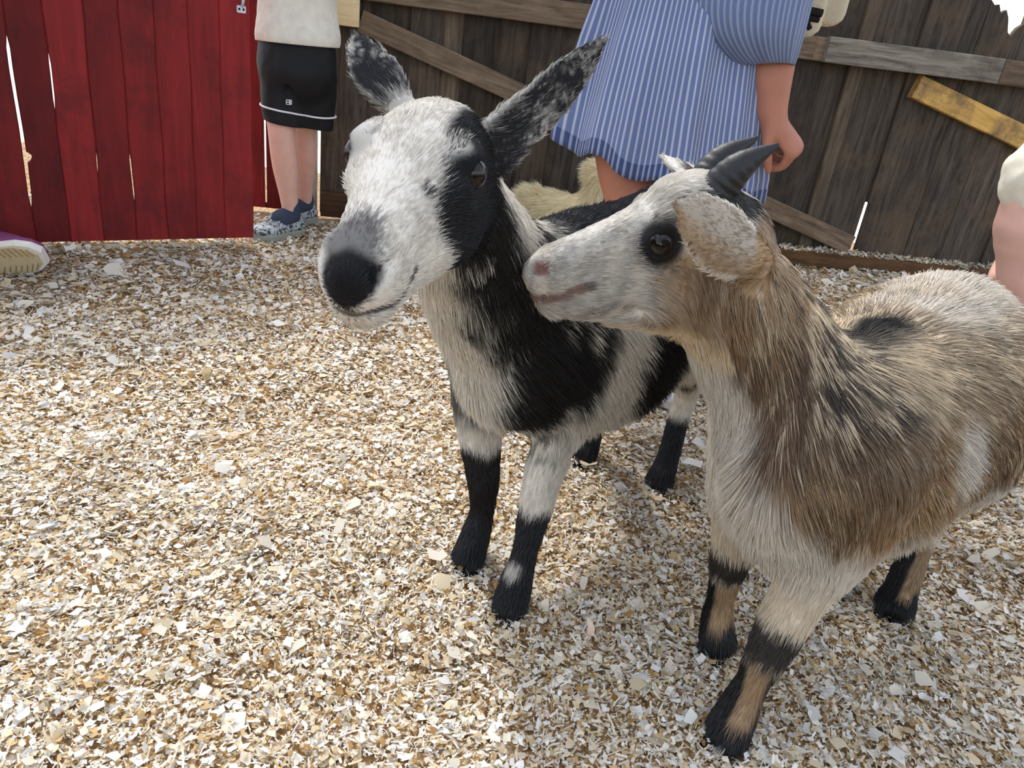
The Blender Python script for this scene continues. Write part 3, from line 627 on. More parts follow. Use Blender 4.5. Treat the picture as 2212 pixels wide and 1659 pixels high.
# goat 1: black and white, looking into the lens
H1 = Head((-.11, -.955, -.27), (.985, -.13, -.03), (-.082, .6256, .681), .222)
O1 = np.array([.12, 1.04, 0.])
def g1_build():
    h = H1; P = []
    P += [Tube([(-.01, .845, .37), (.045, .925, .385), (.12, 1.03, .375), (.185, 1.135, .40), (.235, 1.225, .435), (.265, 1.285, .44)],
               [(.065, .085), (.098, .142), (.124, .16), (.124, .138), (.098, .115), (.06, .08)], k=.03, n=4, grav=.75, fur=.026)]
    P += [Tube([h.w(.1, 0, -.25), (-.066, .71, .545), (-.03, .815, .46), (.025, .9, .41)], [(.04, .05), (.05, .07), (.064, .09), (.08, .12)], up=nrm((-.2, -.5, 1)), k=.03, n=5, grav=.35, fur=.018)]
    P += head_prims(h)
    # left fore, right fore
    P += [Tube([(.09, .915, .40), (.08, .92, .29), (.066, .90, .215), (.056, .873, .145), (.05, .85, .085), (.044, .835, .045), (.038, .818, .014)],
               [(.046, .055), (.036, .045), (.028, .032), (.0225, .026), (.0165, .019), (.02, .023), (.023, .03)], up=(0, 1, .2), k=.03, n=4, fur=.011)]
    P += [Tube([(-.035, .945, .40), (-.042, .945, .29), (-.036, .94, .21), (-.024, .932, .14), (-.02, .935, .085), (-.024, .926, .045), (-.03, .912, .014)],
               [(.05, .065), (.042, .05), (.03, .034), (.0225, .026), (.0165, .019), (.02, .023), (.023, .03)], up=(0, 1, .2), k=.03, n=4, fur=.011)]
    # left hind, right hind
    P += [Tube([(.275, 1.2, .42), (.29, 1.19, .325), (.305, 1.225, .245), (.325, 1.27, .18), (.318, 1.255, .11), (.31, 1.232, .045), (.302, 1.215, .014)],
               [(.055, .08), (.042, .055), (.03, .038), (.022, .028), (.0175, .02), (.02, .023), (.023, .03)], up=(0, 1, .2), k=.02, n=4, fur=.01)]
    P += [Tube([(.14, 1.25, .42), (.145, 1.235, .31), (.155, 1.265, .235), (.172, 1.315, .175), (.172, 1.3, .11), (.165, 1.28, .045), (.157, 1.265, .014)],
               [(.055, .085), (.046, .065), (.032, .042), (.022, .028), (.0175, .02), (.02, .023), (.023, .03)], up=(0, 1, .2), k=.03, n=4, fur=.012)]
    P += [Tube([(.26, 1.3, .49), (.285, 1.345, .48), (.295, 1.36, .43)], [.02, .018, .008], k=.015, fur=.03)]
    # ears
    P += ear_prims(h.w(-.02, .155, -.2), at(1306, 84, .70), nrm((.15, -.85, -.5)), .0255, bend=(0, 0, -.004), bw=1.05)
    P += ear_prims(h.w(.03, -.155, -.08), at(766, 72, .665), nrm((.35, -.85, .2)), .021, bend=(-.004, 0, 0))
    return P
def poly_d(P, poly):
    """signed distance (inside > 0) of 2D points to a polygon"""
    A = np.asarray(poly, float); B = np.roll(A, -1, 0); d = np.full(len(P), 1e9); ins = np.zeros(len(P), bool)
    for a, b in zip(A, B):
        e = b-a; w_ = P-a; t = np.clip((w_@e)/(e@e), 0, 1); d = np.minimum(d, ((w_-t[:, None]*e)**2).sum(1))
        c = ((a[1] <= P[:, 1]) != (b[1] <= P[:, 1])); x = a[0]+(P[:, 1]-a[1])/(b[1]-a[1]+1e-12)*e[0]; ins ^= c & (P[:, 0] < x)
    return np.where(ins, 1, -1)*np.sqrt(d)
def mixc(C, c, m): return C*(1-m[:, None])+np.asarray(c)*m[:, None]
def bodyloc(X, O, hd):
    q = X-O; return q@hd, q@np.array([-hd[1], hd[0], 0]), q[:, 2]
def jitter(X, strand, amt, C):
    if not strand: return C
    r = rng.normal(size=len(X))*amt; return np.clip(C*(1+r[:, None]), 0, 1)
def g1_pattern(X, strand=False):
    n = len(X); C = np.tile(WHITE, (n, 1)); hd = nrm((-.53, -.85, 0)); s, w_, z = bodyloc(X, O1, hd); h = H1.loc(X)
    n1 = fbm(X*28, 3)-.5; st = fbm(np.stack([s*70, w_*70, z*9], 1)+40, 3)-.5; sp = fbm(X*160+7, 2)-.5
    rj = rng.normal(size=n)*.004 if strand else 0
    def pm(a, b, poly, soft=.01, nz=.02, nn=None): return sstep(-soft, soft, poly_d(np.stack([a, b], 1), poly)+(n1 if nn is None else nn)*nz+rj)
    K = np.zeros(n)
    headm = (h[:, 0] > -.12) & (h[:, 2] > -.62) & (np.abs(h[:, 1]) < .4)
    bod = ~headm | ((h[:, 0] < .04) & (h[:, 2] < -.42))
    tz = lambda zs, vs: np.interp(z, zs, vs)
    # left neck and shoulder
    wb = tz([.24, .30, .36, .42, .46, .54], [-.005, .01, .028, .036, .044, .06])
    front = sstep(-.008, .008, w_-wb+n1*.02+rj)
    K = np.maximum(K, bod*front*pm(s, z, [(.46, .60), (.27, .57), (.262, .47), (.225, .42), (.185, .40), (.182, .33), (.2, .305), (.25, .262), (.34, .26), (.40, .40), (.46, .50)], .012, .04))
    K = np.maximum(K, bod*(w_ > .03)*pm(s, z, [(.41, .475), (.37, .48), (.36, .44), (.40, .44)], .012, .03))
    # streaked edge behind the shoulder
    K = np.maximum(K, bod*(w_ > 0)*pm(s, z, [(.27, .47), (.16, .47), (.165, .30), (.27, .36)], .02, 0)*sstep(-.04, .05, st+.02))
    # saddle and withers
    K = np.maximum(K, bod*sstep(-.012, .012, z-.488+n1*.03)*sstep(.0, .03, .2-s))
    K = np.maximum(K, bod*sstep(-.01, .01, z-.5)*(s > .17)*(s < .29)*sstep(-.02, .05, st)*.9)
    # flank band, thigh
    K = np.maximum(K, bod*pm(s, z, [(.095, .47), (.105, .36), (.07, .28), (.02, .27), (-.02, .38), (-.02, .47)], .012, .03))
    K = np.maximum(K, bod*(w_ > 0)*pm(s, z, [(-.06, .45), (-.1, .36), (-.14, .37), (-.14, .46)], .012, .03))
    # right shoulder
    K = np.maximum(K, bod*(w_ < -.045)*pm(s, z, [(.30, .43), (.30, .24), (.16, .24), (.1, .34), (.12, .45)], .015, .04)*(.75+.5*st))
    K = np.maximum(K, bod*.7*pm(w_, z, [(.0, .275), (.05, .275), (.05, .215), (-.02, .215)], .012, .03)*(s > .15)*sstep(-.06, .06, st))
    # legs
    fr = (s > .06); lf = w_ > .0
    K = np.maximum(K, fr*(~lf)*sstep(-.006, .006, .198-z+n1*.02)*(z < .24))
    K = np.maximum(K, fr*lf*sstep(-.006, .006, .146-z+n1*.02))
    K = np.maximum(K, (~fr)*(~lf)*sstep(-.006, .006, .215-z+n1*.02)); K = np.maximum(K, (~fr)*lf*sstep(-.006, .006, .128-z+n1*.02))
    K = np.maximum(K, (~fr)*lf*pm(s, z, [(-.21, .20), (-.25, .22), (-.25, .165), (-.22, .155)], .008, .02))
    spot = fr*lf*sstep(.014, .007, np.sqrt((w_-.04)**2*.6+(z-.066)**2)+n1*.008)*(s > .17)
    K = K*(1-.75*spot)
    # head
    hx, hy, hz = h.T
    hp = lambda poly, soft=.018, nz=.05: sstep(-soft, soft, poly_d(np.stack([hx, hz], 1), poly)+n1*nz+(rng.normal(size=n)*.012 if strand else 0))
    cheek = hp([(.13, .12), (.22, .1), (.33, -.01), (.44, -.035), (.52, -.08), (.63, -.13), (.62, -.21), (.5, -.37), (.53, -.46), (.58, -.52), (.5, -.56), (.36, -.56), (.16, -.6), (.0, -.55), (-.09, -.4), (-.12, -.1), (-.02, .08)])
    K = np.maximum(K, headm*cheek*sstep(.07, .11, hy+n1*.05))
    lid = sstep(.085, .06, np.sqrt((hx-.375)**2+(np.abs(hy)-.2)**2+(hz+.118)**2)); K = np.maximum(K, lid*.92)
    K = np.maximum(K, headm*sstep(.03, .015, np.sqrt((hx-.6)**2+(hz+.1)**2))*(hy > 0)*.9)
    K = np.maximum(K, headm*(hy < -.12)*.55*sstep(.13, .07, np.sqrt((hx-.36)**2+(hz+.12)**2)+n1*.06))
    nose = sstep(1.15, .85, np.sqrt(((hx-1.01)/.11)**2+(hy/np.interp(hz, [-.3, -.24, -.17, -.1], [.035, .06, .098, .07]))**2+((hz+.2)/.085)**2)+n1*.7)
    bridge = .85*sstep(1.2, .5, np.sqrt(((hx-.93)/.17)**2+((hy+.015)/.095)**2+((hz+.12)/.07)**2)+n1*1.2)
    C = mixc(C, GREY*.55, np.clip(bridge, 0, 1)); K = np.maximum(K, nose*headm)
    ml = np.interp(hx, [.74, .88, .97, 1.05], [-.27, -.295, -.3, -.3]); lip = sstep(.022, .008, np.abs(hz-ml))*(hx > .76)*headm; K = np.maximum(K, lip*.85)
    C = mixc(C, BLACK*1., np.clip(K, 0, 1))
    # ears: dark with white flecks and a pale rim
    for i, e in ((0, P1_EARS[0]), (1, P1_EARS[1])):
        d, si = e.ev(X.astype(np.float32), True); m = sstep(.008, .002, d)*sstep(-2., 2., si.astype(float))
        fl = sstep(-.02, .3, (fbm(X*330+3, 2)-.5)*.9+(fbm(X*60+9, 2)-.5)*.8)*.7; base = mixc(np.tile(BLACK*1.7, (n, 1)), WHITE*.75, fl)
        u = ((X-e.P[si])*e.U[si]).sum(1); wd = e.r[si, 0]
        base = mixc(base, WHITE, sstep(.78, .98, np.abs(u)/wd)*(.75 if i == 0 else .4)*sstep(22, 15, si.astype(float)))
        C = C*(1-m[:, None])+base*m[:, None]
    C = C*(1+.18*n1[:, None])
    return jitter(X, strand, .13, C)
def g2_pattern(X, strand=False):
    n = len(X); hd = nrm((-.66, -.75, 0)); s, w_, z = bodyloc(X, O2, hd); h = H2.loc(X); hx, hy, hz = h.T
    n1 = fbm(X*26+3, 3)-.5; st = fbm(np.stack([s*150, w_*150, z*24], 1)+11, 3)-.5; n2 = fbm(X*9+20, 2)-.5; rj = rng.normal(size=n) if strand else np.zeros(n)
    # flank: tan, brown and cream hairs together
    C = mixc(np.tile(TAN*.95, (n, 1)), BROWN, sstep(-.16, .16, n2*1.3+st*.6+.1*rj)); C = mixc(C, CREAM, sstep(.0, .25, st+.12*rj-.02)*.8)
    if strand: C = mixc(C, BROWN*.35, (rng.random(n) < .13)*.8)
    headm = (hx > -.1) & (hz > -.75) & (np.abs(hy) < .35) & (s > .22) & (z > .46)
    tz = lambda zs, vs: np.interp(z, zs, vs)
    # upper side and back: grey white with black flecks, pale rump
    up = sstep(.40, .47, z+n1*.05)*sstep(.22, .1, s)
    fleck = sstep(-.05, .09, st+.1*rj); C = mixc(C, CREAM*1.02, up*(.35+.6*fleck)); C = mixc(C, BLACK*2.5, up*(1-fleck)*.45*(z < .5))
    C = mixc(C, WHITE*1.02, sstep(-.02, .02, z-.495+n1*.05)*sstep(.06, -.04, s)*.9)
    C = mixc(C, CREAM, sstep(-.03, .03, z-.455+n1*.06)*sstep(.07, .12, s)*sstep(.24, .18, s)*.75)
    wp = sstep(1.25, .6, np.sqrt(((s-.065)/.03)**2+((z-.385)/.05)**2)+n1*.9)*(w_ > 0); C = mixc(C, WHITE*.97, wp*.85)
    C = mixc(C, BROWN*.75, .55*sstep(1.2, .5, np.sqrt(((s-.19)/.06)**2+((z-.40)/.05)**2)+n1)*(w_ > 0))
    # black withers patch and the stripe up the nape
    K = sstep(-.01, .01, z-.487+n1*.02)*sstep(.03, .015, np.abs(w_+.012)+n1*.02)*sstep(.02, .045, s+n1*.03)*sstep(.185, .155, s)
    K = np.maximum(K, .75*sstep(-.05, .05, st+.08*rj+.01)*(hx < .1)*sstep(.06, .03, np.abs(hy))*sstep(-.24, -.32, hx*1.2-.2*hz)*0)
    nape = (~headm)*sstep(.27, .2, hx*.2+s)*sstep(.15, .17, s)*(z > .44); C = mixc(C, CREAM, nape*sstep(-.02, .1, st+.1*rj)*.85); C = mixc(C, BLACK*2.2, nape*sstep(.02, -.1, st+.1*rj)*.75)
    # white front of neck and chest, belly and upper legs
    wb = tz([.26, .30, .36, .41, .48, .54], [.10, .04, .0, -.046, -.10, -.13]); frt = sstep(.014, -.014, w_-wb+n1*.03+.006*rj)*(s > .15)
    C = mixc(C, WHITE*.98, frt*(~headm)*.95)
    C = mixc(C, WHITE*.97, sstep(.02, -.02, z-.30+n1*.04)*.93); C = mixc(C, CREAM*.95, .6*sstep(.03, -.03, z-.24+n1*.03))
    # legs
    fr = s > .0; kn = sstep(.006, -.004, np.abs(z-.148)-.022+n1*.014)*fr; K = np.maximum(K, kn*.95*(z < .19))
    low = sstep(.126, .118, z)*fr; stripe = sstep(.014, .008, np.abs(w_-np.where(w_ > -.03, .02, -.08))+n1*.012)*sstep(.0, .02, z-.03)
    C = mixc(C, TAN*1.05, low*.9); K = np.maximum(K, low*(1-.9*stripe))
    hl = (~fr)*sstep(.13, .11, z+n1*.03); hs = sstep(.012, .006, np.abs(w_-.07)+n1*.01)*(z > .035); C = mixc(C, TAN, hl*.9); K = np.maximum(K, hl*(1-.85*hs)*sstep(.2, .09, z+n1*.05))
    K = np.maximum(K, sstep(.04, .03, z+n1*.012))
    # head: pale face, tan cheek, dark eye patch
    hp = lambda poly, soft=.03, nz=.07: sstep(-soft, soft, poly_d(np.stack([hx, hz], 1), poly)+n1*nz+.015*rj)
    face = WHITE*.93
    C = np.where(headm[:, None], face, C)
    grz = headm*sstep(-.02, .12, st+.1*rj)*sstep(.3, .42, hx)*.35; C = mixc(C, GREY*1.3, grz)
    tanp = headm*hp([(.47, -.3), (.37, -.22), (.2, -.2), (-.1, -.1), (-.15, -.72), (.3, -.66), (.44, -.62), (.47, -.5)]); C = mixc(C, TAN, tanp*(.85+.25*np.clip(st*3, -1, .5))); C = mixc(C, BROWN, tanp*sstep(.0, .15, st+.1*rj)*.6)
    C = mixc(C, CREAM*1.03, headm*sstep(-.52, -.6, hz+.0*hx+n1*.04)*.85)
    C = mixc(C, GREY*.45, headm*hp([(.33, .0), (.42, -.04), (.5, -.1), (.53, -.2), (.46, -.27), (.37, -.26), (.31, -.15)])*(hy > .08)*.8)
    lid = sstep(.125, .08, np.sqrt((hx-.41)**2+(np.abs(hy)-.2)**2+(hz+.15)**2)+n1*.03); K = np.maximum(K, lid*.95)
    K = np.maximum(K, headm*hp([(.3, .01), (.2, -.05), (.05, -.12), (-.1, -.13), (-.1, .02), (.06, .06), (.14, .02)], .015, .03)*(np.abs(hy) > .05)*.95)
    C = mixc(C, lin(150, 96, 84), sstep(1.15, .7, np.sqrt(((hx-.955)/.05)**2+((np.abs(hy)-.085)/.045)**2+((hz+.165)/.032)**2)+n1*.4)*headm*.85)
    ml = np.interp(hx, [.74, .88, .97, 1.05], [-.275, -.295, -.3, -.3]); C = mixc(C, lin(158, 118, 104), sstep(.034, .012, np.abs(hz-ml+.008))*(hx > .78)*headm*.8)
    C = mixc(C, GREY*.5, headm*sstep(.035, .015, np.sqrt((hx-.77)**2+(hz+.29)**2))*.7)
    C = mixc(C, BLACK, np.clip(K, 0, 1))
    d, si = P2_EARS[0].ev(X.astype(np.float32), True); m = sstep(.008, .003, d)*(si > 2); e = P2_EARS[0]; u = ((X-e.P[si])*e.U[si]).sum(1)/e.r[si, 0]
    ec = mixc(np.tile(np.array(lin(176, 164, 148)), (n, 1)), TAN*.9, sstep(-.1, .6, u)*.7); ec = mixc(ec, WHITE, sstep(.7, .95, np.abs(u))*.9)
    C = C*(1-m[:, None])+ec*m[:, None]
    C = C*(1+.15*n1[:, None]); return jitter(X, strand, .12, C)
P1 = g1_build(); P1_EARS = P1[-2:]
build_goat('goat', O1, H1, P1, head_cuts(H1), g1_pattern, 'black and white goat kid without horns looking at the camera', [(.04, .816), (-.03, .91), (.302, 1.213), (.157, 1.263)], (-.45, -.89), 190000)

# goat 2: tan and white with short black horns, head in profile
H2 = Head((-.925, -.17, -.335), (.18, -.98, -.01), (.18, .735, .628), .207, (.41, -.15), .059)
O2 = np.array([.45, .82, 0.])
def g2_build():
    h = H2; P = []
    P += [Tube([(.29, .665, .35), (.335, .718, .36), (.41, .80, .345), (.495, .89, .355), (.575, .98, .395), (.62, 1.03, .41)],
               [(.052, .075), (.088, .132), (.122, .145), (.128, .148), (.105, .12), (.065, .08)], k=.03, n=4, grav=.75, fur=.026)]
    P += [Tube([h.w(.08, 0, -.33), (.21, .728, .515), (.272, .722, .44), (.315, .722, .38)], [(.05, .07), (.056, .076), (.066, .085), (.082, .115)], up=nrm((-.5, -.3, .9)), k=.03, n=5, grav=.35, fur=.016)]
    P += head_prims(h, jaw=1.2, dome=1.18)
    P += [Tube([h.w(.9, 0, -.355), h.w(.69, 0, -.40), h.w(.5, 0, -.47), h.w(.28, 0, -.52), h.w(.05, 0, -.5)], [(q*h.L, r*h.L) for q, r in ((.05, .055), (.085, .105), (.115, .14), (.15, .17), (.17, .17))], up=h.z, k=.025, flow=-1, fur=.012)]
    P += [ball(h.w(.2, 0, -.03), (.12*h.L, .1*h.L, .07*h.L), up=h.z, ax=h.x, k=.03, flow=0)]
    P += [Tube([(.365, .675, .38), (.365, .68, .28), (.35, .675, .21), (.335, .665, .145), (.325, .66, .085), (.318, .656, .045), (.31, .648, .014)],
               [(.05, .06), (.04, .05), (.029, .032), (.0235, .026), (.0165, .019), (.02, .023), (.023, .03)], up=(0, 1, .2), k=.03, n=4, fur=.011)]
    P += [Tube([(.295, .775, .38), (.292, .78, .28), (.303, .79, .21), (.312, .80, .145), (.318, .808, .085), (.322, .81, .045), (.327, .8, .014)],
               [(.045, .06), (.04, .05), (.028, .032), (.0225, .026), (.0165, .019), (.02, .023), (.023, .03)], up=(0, 1, .2), k=.03, n=4, fur=.011)]
    P += [Tube([(.61, .915, .42), (.625, .895, .31), (.635, .925, .235), (.66, .98, .175), (.65, .965, .11), (.64, .948, .045), (.632, .935, .014)],
               [(.055, .085), (.046, .065), (.032, .042), (.022, .028), (.0175, .02), (.02, .023), (.023, .03)], up=(0, 1, .2), k=.03, n=4, fur=.012)]
    P += [Tube([(.505, 1.0, .42), (.515, .985, .31), (.535, 1.005, .235), (.57, 1.05, .175), (.575, 1.04, .11), (.575, 1.02, .045), (.572, 1.005, .014)],
               [(.055, .085), (.046, .065), (.032, .042), (.022, .028), (.0175, .02), (.02, .023), (.023, .03)], up=(0, 1, .2), k=.03, n=4, fur=.012)]
    P += [Tube([(.62, 1.04, .48), (.645, 1.07, .47), (.655, 1.085, .42)], [.02, .018, .008], k=.015, fur=.03)]
    P += ear_prims(at(1648, 572, .665), at(1462, 440, .59), nrm((.25, -.9, .3)), .033, cup=-9.)
    P += ear_prims(h.w(.04, -.15, -.08), h.w(.2, -.32, .1), nrm((-.6, .3, .5)), .022)
    return P
P2 = g2_build(); P2_EARS = P2[-2:]
horns2 = [([h_, m_, t_], [(.0195, .0175), (.0145, .0128), (.002, .0018)]) for h_, m_, t_ in
          ((H2.w(.12, .07, -.04), H2.w(-.01, .1, .07), H2.w(-.19, .11, .13)), (H2.w(.12, -.07, -.04), H2.w(-.01, -.1, .07), H2.w(-.19, -.11, .13)))]
build_goat('goat', O2, H2, P2, head_cuts(H2), g2_pattern, 'tan and white goat kid with short black horns standing in profile', [(.308, .646), (.327, .798), (.63, .933), (.572, 1.005)], (-.66, -.75), 210000, horns2)
# ------------------------------------------------------------------ people
M_skin = plain('skin', lin(178, 118, 94), .55, .35, scale=25, sss=.12)
M_skin2 = plain('fair_skin', lin(226, 178, 160), .55, .35, scale=25, sss=.12)
M_hairb = plain('brown_hair', lin(84, 60, 42), .5, .4, bump=.6, scale=90)
def hand_prims(wr, d, n, S, curl=(35, 50, 40), side=1, h=.0):
    """palm from the wrist along d, palm facing n, thumb on side * (d x n)"""
    d = nrm(d); n = nrm(np.asarray(n)-d*(d@np.asarray(n))); s = np.cross(d, n)*side; wr = np.asarray(wr); P = []
    P.append(Tube([wr-d*.02*S, wr+d*.02*S, wr+d*.055*S, wr+d*.092*S], [(.026*S, .019*S), (.032*S, .017*S), (.04*S, .016*S), (.039*S, .0135*S)], up=n, k=.012, n=3))
    for i, (off, ln, sp) in enumerate(((.029, .072, .09), (.0095, .08, .02), (-.0105, .075, -.04), (-.029, .06, -.12))):
        p = wr+d*(.09-.004*abs(i-1.2))*S+s*off*S; a = 0; pts = [p-d*.012*S, p]
        for k, q in enumerate((.46, .3, .24)):
            a += math.radians(curl[k]+4*i); v = (d*math.cos(a)+n*math.sin(a)); v = nrm(v+s*sp*(1 if k == 0 else .3)); p = p+v*ln*q*S; pts.append(p)
        P.append(Tube(pts, [.0085*S, .0098*S, .009*S, .0082*S, .0068*S], k=.003, n=2))
    t0 = wr+d*.022*S+s*.028*S; t1 = t0+(d*.55+s*.62+n*.45)*.036*S; t2 = t1+(d*.85+s*.2+n*.5)*.032*S; t3 = t2+(d*.85-s*.05+n*.55)*.026*S
    P.append(Tube([t0-s*.01*S, t0, t1, t2, t3], [.013*S, .0145*S, .0115*S, .0102*S, .0075*S], k=.006, n=2))
    return P
def human_prims(J, S, face=(0, -1, 0), curl=(25, 35, 25), palms=((1, 0, 0), (-1, 0, 0))):
    face = nrm(face); left = np.array([-face[1], face[0], 0.]); P = []; A = {k: np.asarray(v, float) for k, v in J.items()}
    pel, ch, nk, hd = A['pelvis'], A['chest'], A['neck'], A['head']
    P.append(Tube([pel-(ch-pel)*.12, pel, (pel+ch)/2, ch, nk*.75+ch*.25], [(.13*S, .1*S), (.15*S, .11*S), (.125*S, .095*S), (.15*S, .1*S), (.08*S, .06*S)], up=face, k=.03*S, n=4))
    P.append(Tube([nk-(hd-nk)*.3, nk, hd-(hd-nk)*.25], [.06*S, .052*S, .05*S], k=.03*S, n=3))
    r = .092*S
    P.append(ball(hd+V(0, 0, .02*S)-face*.008*S, (.098*S, .078*S, .105*S), ax=face, k=.02*S))
    P.append(Tube([hd+face*.02*S-V(0, 0, .02*S), hd+face*.045*S-V(0, 0, .085*S)], [(.06*S, .05*S), (.035*S, .03*S)], up=face, k=.03*S))
    P.append(Tube([hd+face*.09*S+V(0, 0, .015*S), hd+face*.112*S-V(0, 0, .03*S)], [.008*S, .013*S], k=.012*S)); P.append(Tube([hd+face*.083*S-left*.02*S-V(0, 0, .06*S), hd+face*.083*S+left*.02*S-V(0, 0, .06*S)], [.008*S]*2, k=.006*S))
    for q in (1, -1):
        P.append(ball(hd+left*q*.08*S-V(0, 0, .01*S), (.02*S, .008*S, .03*S), ax=face, k=.006*S)); P.append(ball(hd+face*.088*S+left*q*.033*S+V(0, 0, .005*S), .014*S, k=.008*S, sub=True))
    for q, sd_ in ((1, 'L'), (-1, 'R')):
        sh, eb, wr = A['sh'+sd_], A['el'+sd_], A['wr'+sd_]
        P.append(Tube([ch*.5+nk*.5, sh, eb*.5+sh*.5, eb, eb*.5+wr*.5, wr], [.06*S, .058*S, .047*S, .04*S, .038*S, .026*S], k=.025*S, n=4))
        P += hand_prims(wr, nrm(wr-eb) if 'hd'+sd_ not in A else A['hd'+sd_], palms[0 if q == 1 else 1], S, curl, side=1 if q == -1 else -1)
        hp, kn, an, to = A['hp'+sd_], A['kn'+sd_], A['an'+sd_], A['to'+sd_]
        P.append(Tube([hp, hp*.5+kn*.5, kn, kn*.62+an*.38, kn*.25+an*.75, an], [.088*S, .074*S, .055*S, .055*S, .04*S, .034*S], k=.025*S, n=4))
        P.append(Tube([an, an*.4+to*.6+V(0, 0, .012*S), to], [(.034*S, .036*S), (.038*S, .03*S), (.03*S, .016*S)], k=.015*S, n=3))
    return P
def person(name, origin, label, prims, step, skin, cat='person'):
    root = empty(name, origin); tag(root, label, cat); v, F = sdf_mesh(prims, step, 2); mesh_obj('body', v, F, skin, root, origin=origin, smooth=True); return root
def cloth(name, parent, prims, step, material, smooth=3, label=None, wrinkle=0., wscale=30, zmin=None):
    v, F = sdf_mesh(prims, step, smooth)
    if wrinkle: N, _ = vnormals(v, F); v = v+N*((fbm(v*wscale, 3)-.5)*wrinkle)[:, None]
    if zmin: v[:, 2] = np.maximum(v[:, 2], zmin[0]+zmin[1]*(v[:, 0]-zmin[2]))       # straight hem
    o = mesh_obj(name, v, F, material, parent, origin=np.array(parent_loc(parent)), smooth=True); tag(o, label); return o
def shoe(name, parent, heel, toe, wid, hgt, m_up, m_sole, up=(0, 0, 1), label=None, open_=True):
    """low shoe with a separate sole; heel/toe are points under the foot, up is away from the sole"""
    heel, toe, up = np.asarray(heel, float), np.asarray(toe, float), nrm(up); d = nrm(toe-heel); up = nrm(up-d*(up@d)); s = np.cross(up, d); L = np.linalg.norm(toe-heel)
    prof = [(0., .55), (.06, .78), (.2, .84), (.42, .78), (.62, .95), (.8, 1.), (.92, .8), (1., .42)]
    def ring(zoff, grow, xs=1.):
        o = []
        for t, w_ in prof: o.append(heel+d*(L*(t*1.02-.01))+s*(w_*wid/2+grow)+up*zoff)
        for t, w_ in prof[::-1]: o.append(heel+d*(L*(t*1.02-.01))-s*(w_*wid/2+grow)+up*zoff)
        return o
    v, F = loft([ring(0, -.003), ring(.004, 0), ring(.02, .001), ring(.024, -.002)]); so = mesh_obj('sole', v, F, m_sole, parent, smooth=False)
    if label: tag(so, None)
    rings = []
    for z, g, cut in ((.02, -.002, 0), (.035, 0, 0), (.05, -.004, .0), (hgt*.75, -.013, .08), (hgt, -.02, .0)):
        o = []; 
        for sg, pr in ((1, prof), (-1, prof[::-1])):
            for t, w_ in pr:
                zz = z; 
                if z > .045: zz = .045+(z-.045)*(1. if t < .5 else max(0., 1-(t-.5)*2.1)); 
                o.append(heel+d*(L*(t*1.0*(1-.06*(z > .045))+.0))+s*sg*max(.004, w_*wid/2+g)+up*zz)
        rings.append(o)
    v, F = loft(rings); u_ = mesh_obj(name, v, F, m_up, parent, smooth=True); tag(u_, label); return u_

# --- boy in black shorts by the gate
M_short = plain('black_polyester', lin(22, 22, 25), .65, .3, bump=.2, scale=18)
M_tee = plain('cream_cotton', lin(228, 222, 208), .9, .1, bump=.25, scale=40)
M_sock = plain('navy_sock', lin(66, 72, 88), .95, .05, bump=.4, scale=150)
M_white = plain('white_trim', lin(236, 236, 236), .6)
def clog_mat():
    def bld(n, b, N, Lk):
        tc = N.new('ShaderNodeTexCoord'); nz = N.new('ShaderNodeTexNoise'); nz.inputs['Scale'].default_value = 34; nz.inputs['Distortion'].default_value = 2.; Lk.new(tc.outputs['Object'], nz.inputs['Vector'])
        rp = N.new('ShaderNodeValToRGB'); rp.color_ramp.interpolation = 'CONSTANT'; e = rp.color_ramp.elements; e[0].color = (*lin(52, 56, 62), 1); e[1].position = .45; e[1].color = (*lin(176, 182, 182), 1); q = e.new(.56); q.color = (*lin(128, 134, 136), 1); q = e.new(.63); q.color = (*lin(206, 210, 208), 1)
        Lk.new(nz.outputs[0], rp.inputs[0]); Lk.new(rp.outputs[0], b.inputs['Base Color']); b.inputs['Roughness'].default_value = .5
    return mat('camouflage_foam', bld)
M_clog = clog_mat(); M_clog_sole = plain('grey_foam', lin(150, 150, 140), .7)
def hug_ring(v, c, zf, n=40, lift=.0012):
    out = []; ang = np.arctan2(v[:, 1]-c[1], v[:, 0]-c[0]); r = np.hypot(v[:, 1]-c[1], v[:, 0]-c[0])
    for a in np.linspace(0, 2*math.pi, n+1):
        z = zf(a); da = np.abs((ang-a+math.pi) % (2*math.pi)-math.pi); m = (np.abs(v[:, 2]-z) < .007) & (da < .12); q = r[m].max() if m.any() else .08
        out.append((c[0]+(q+lift)*math.cos(a), c[1]+(q+lift)*math.sin(a), z))
    return out
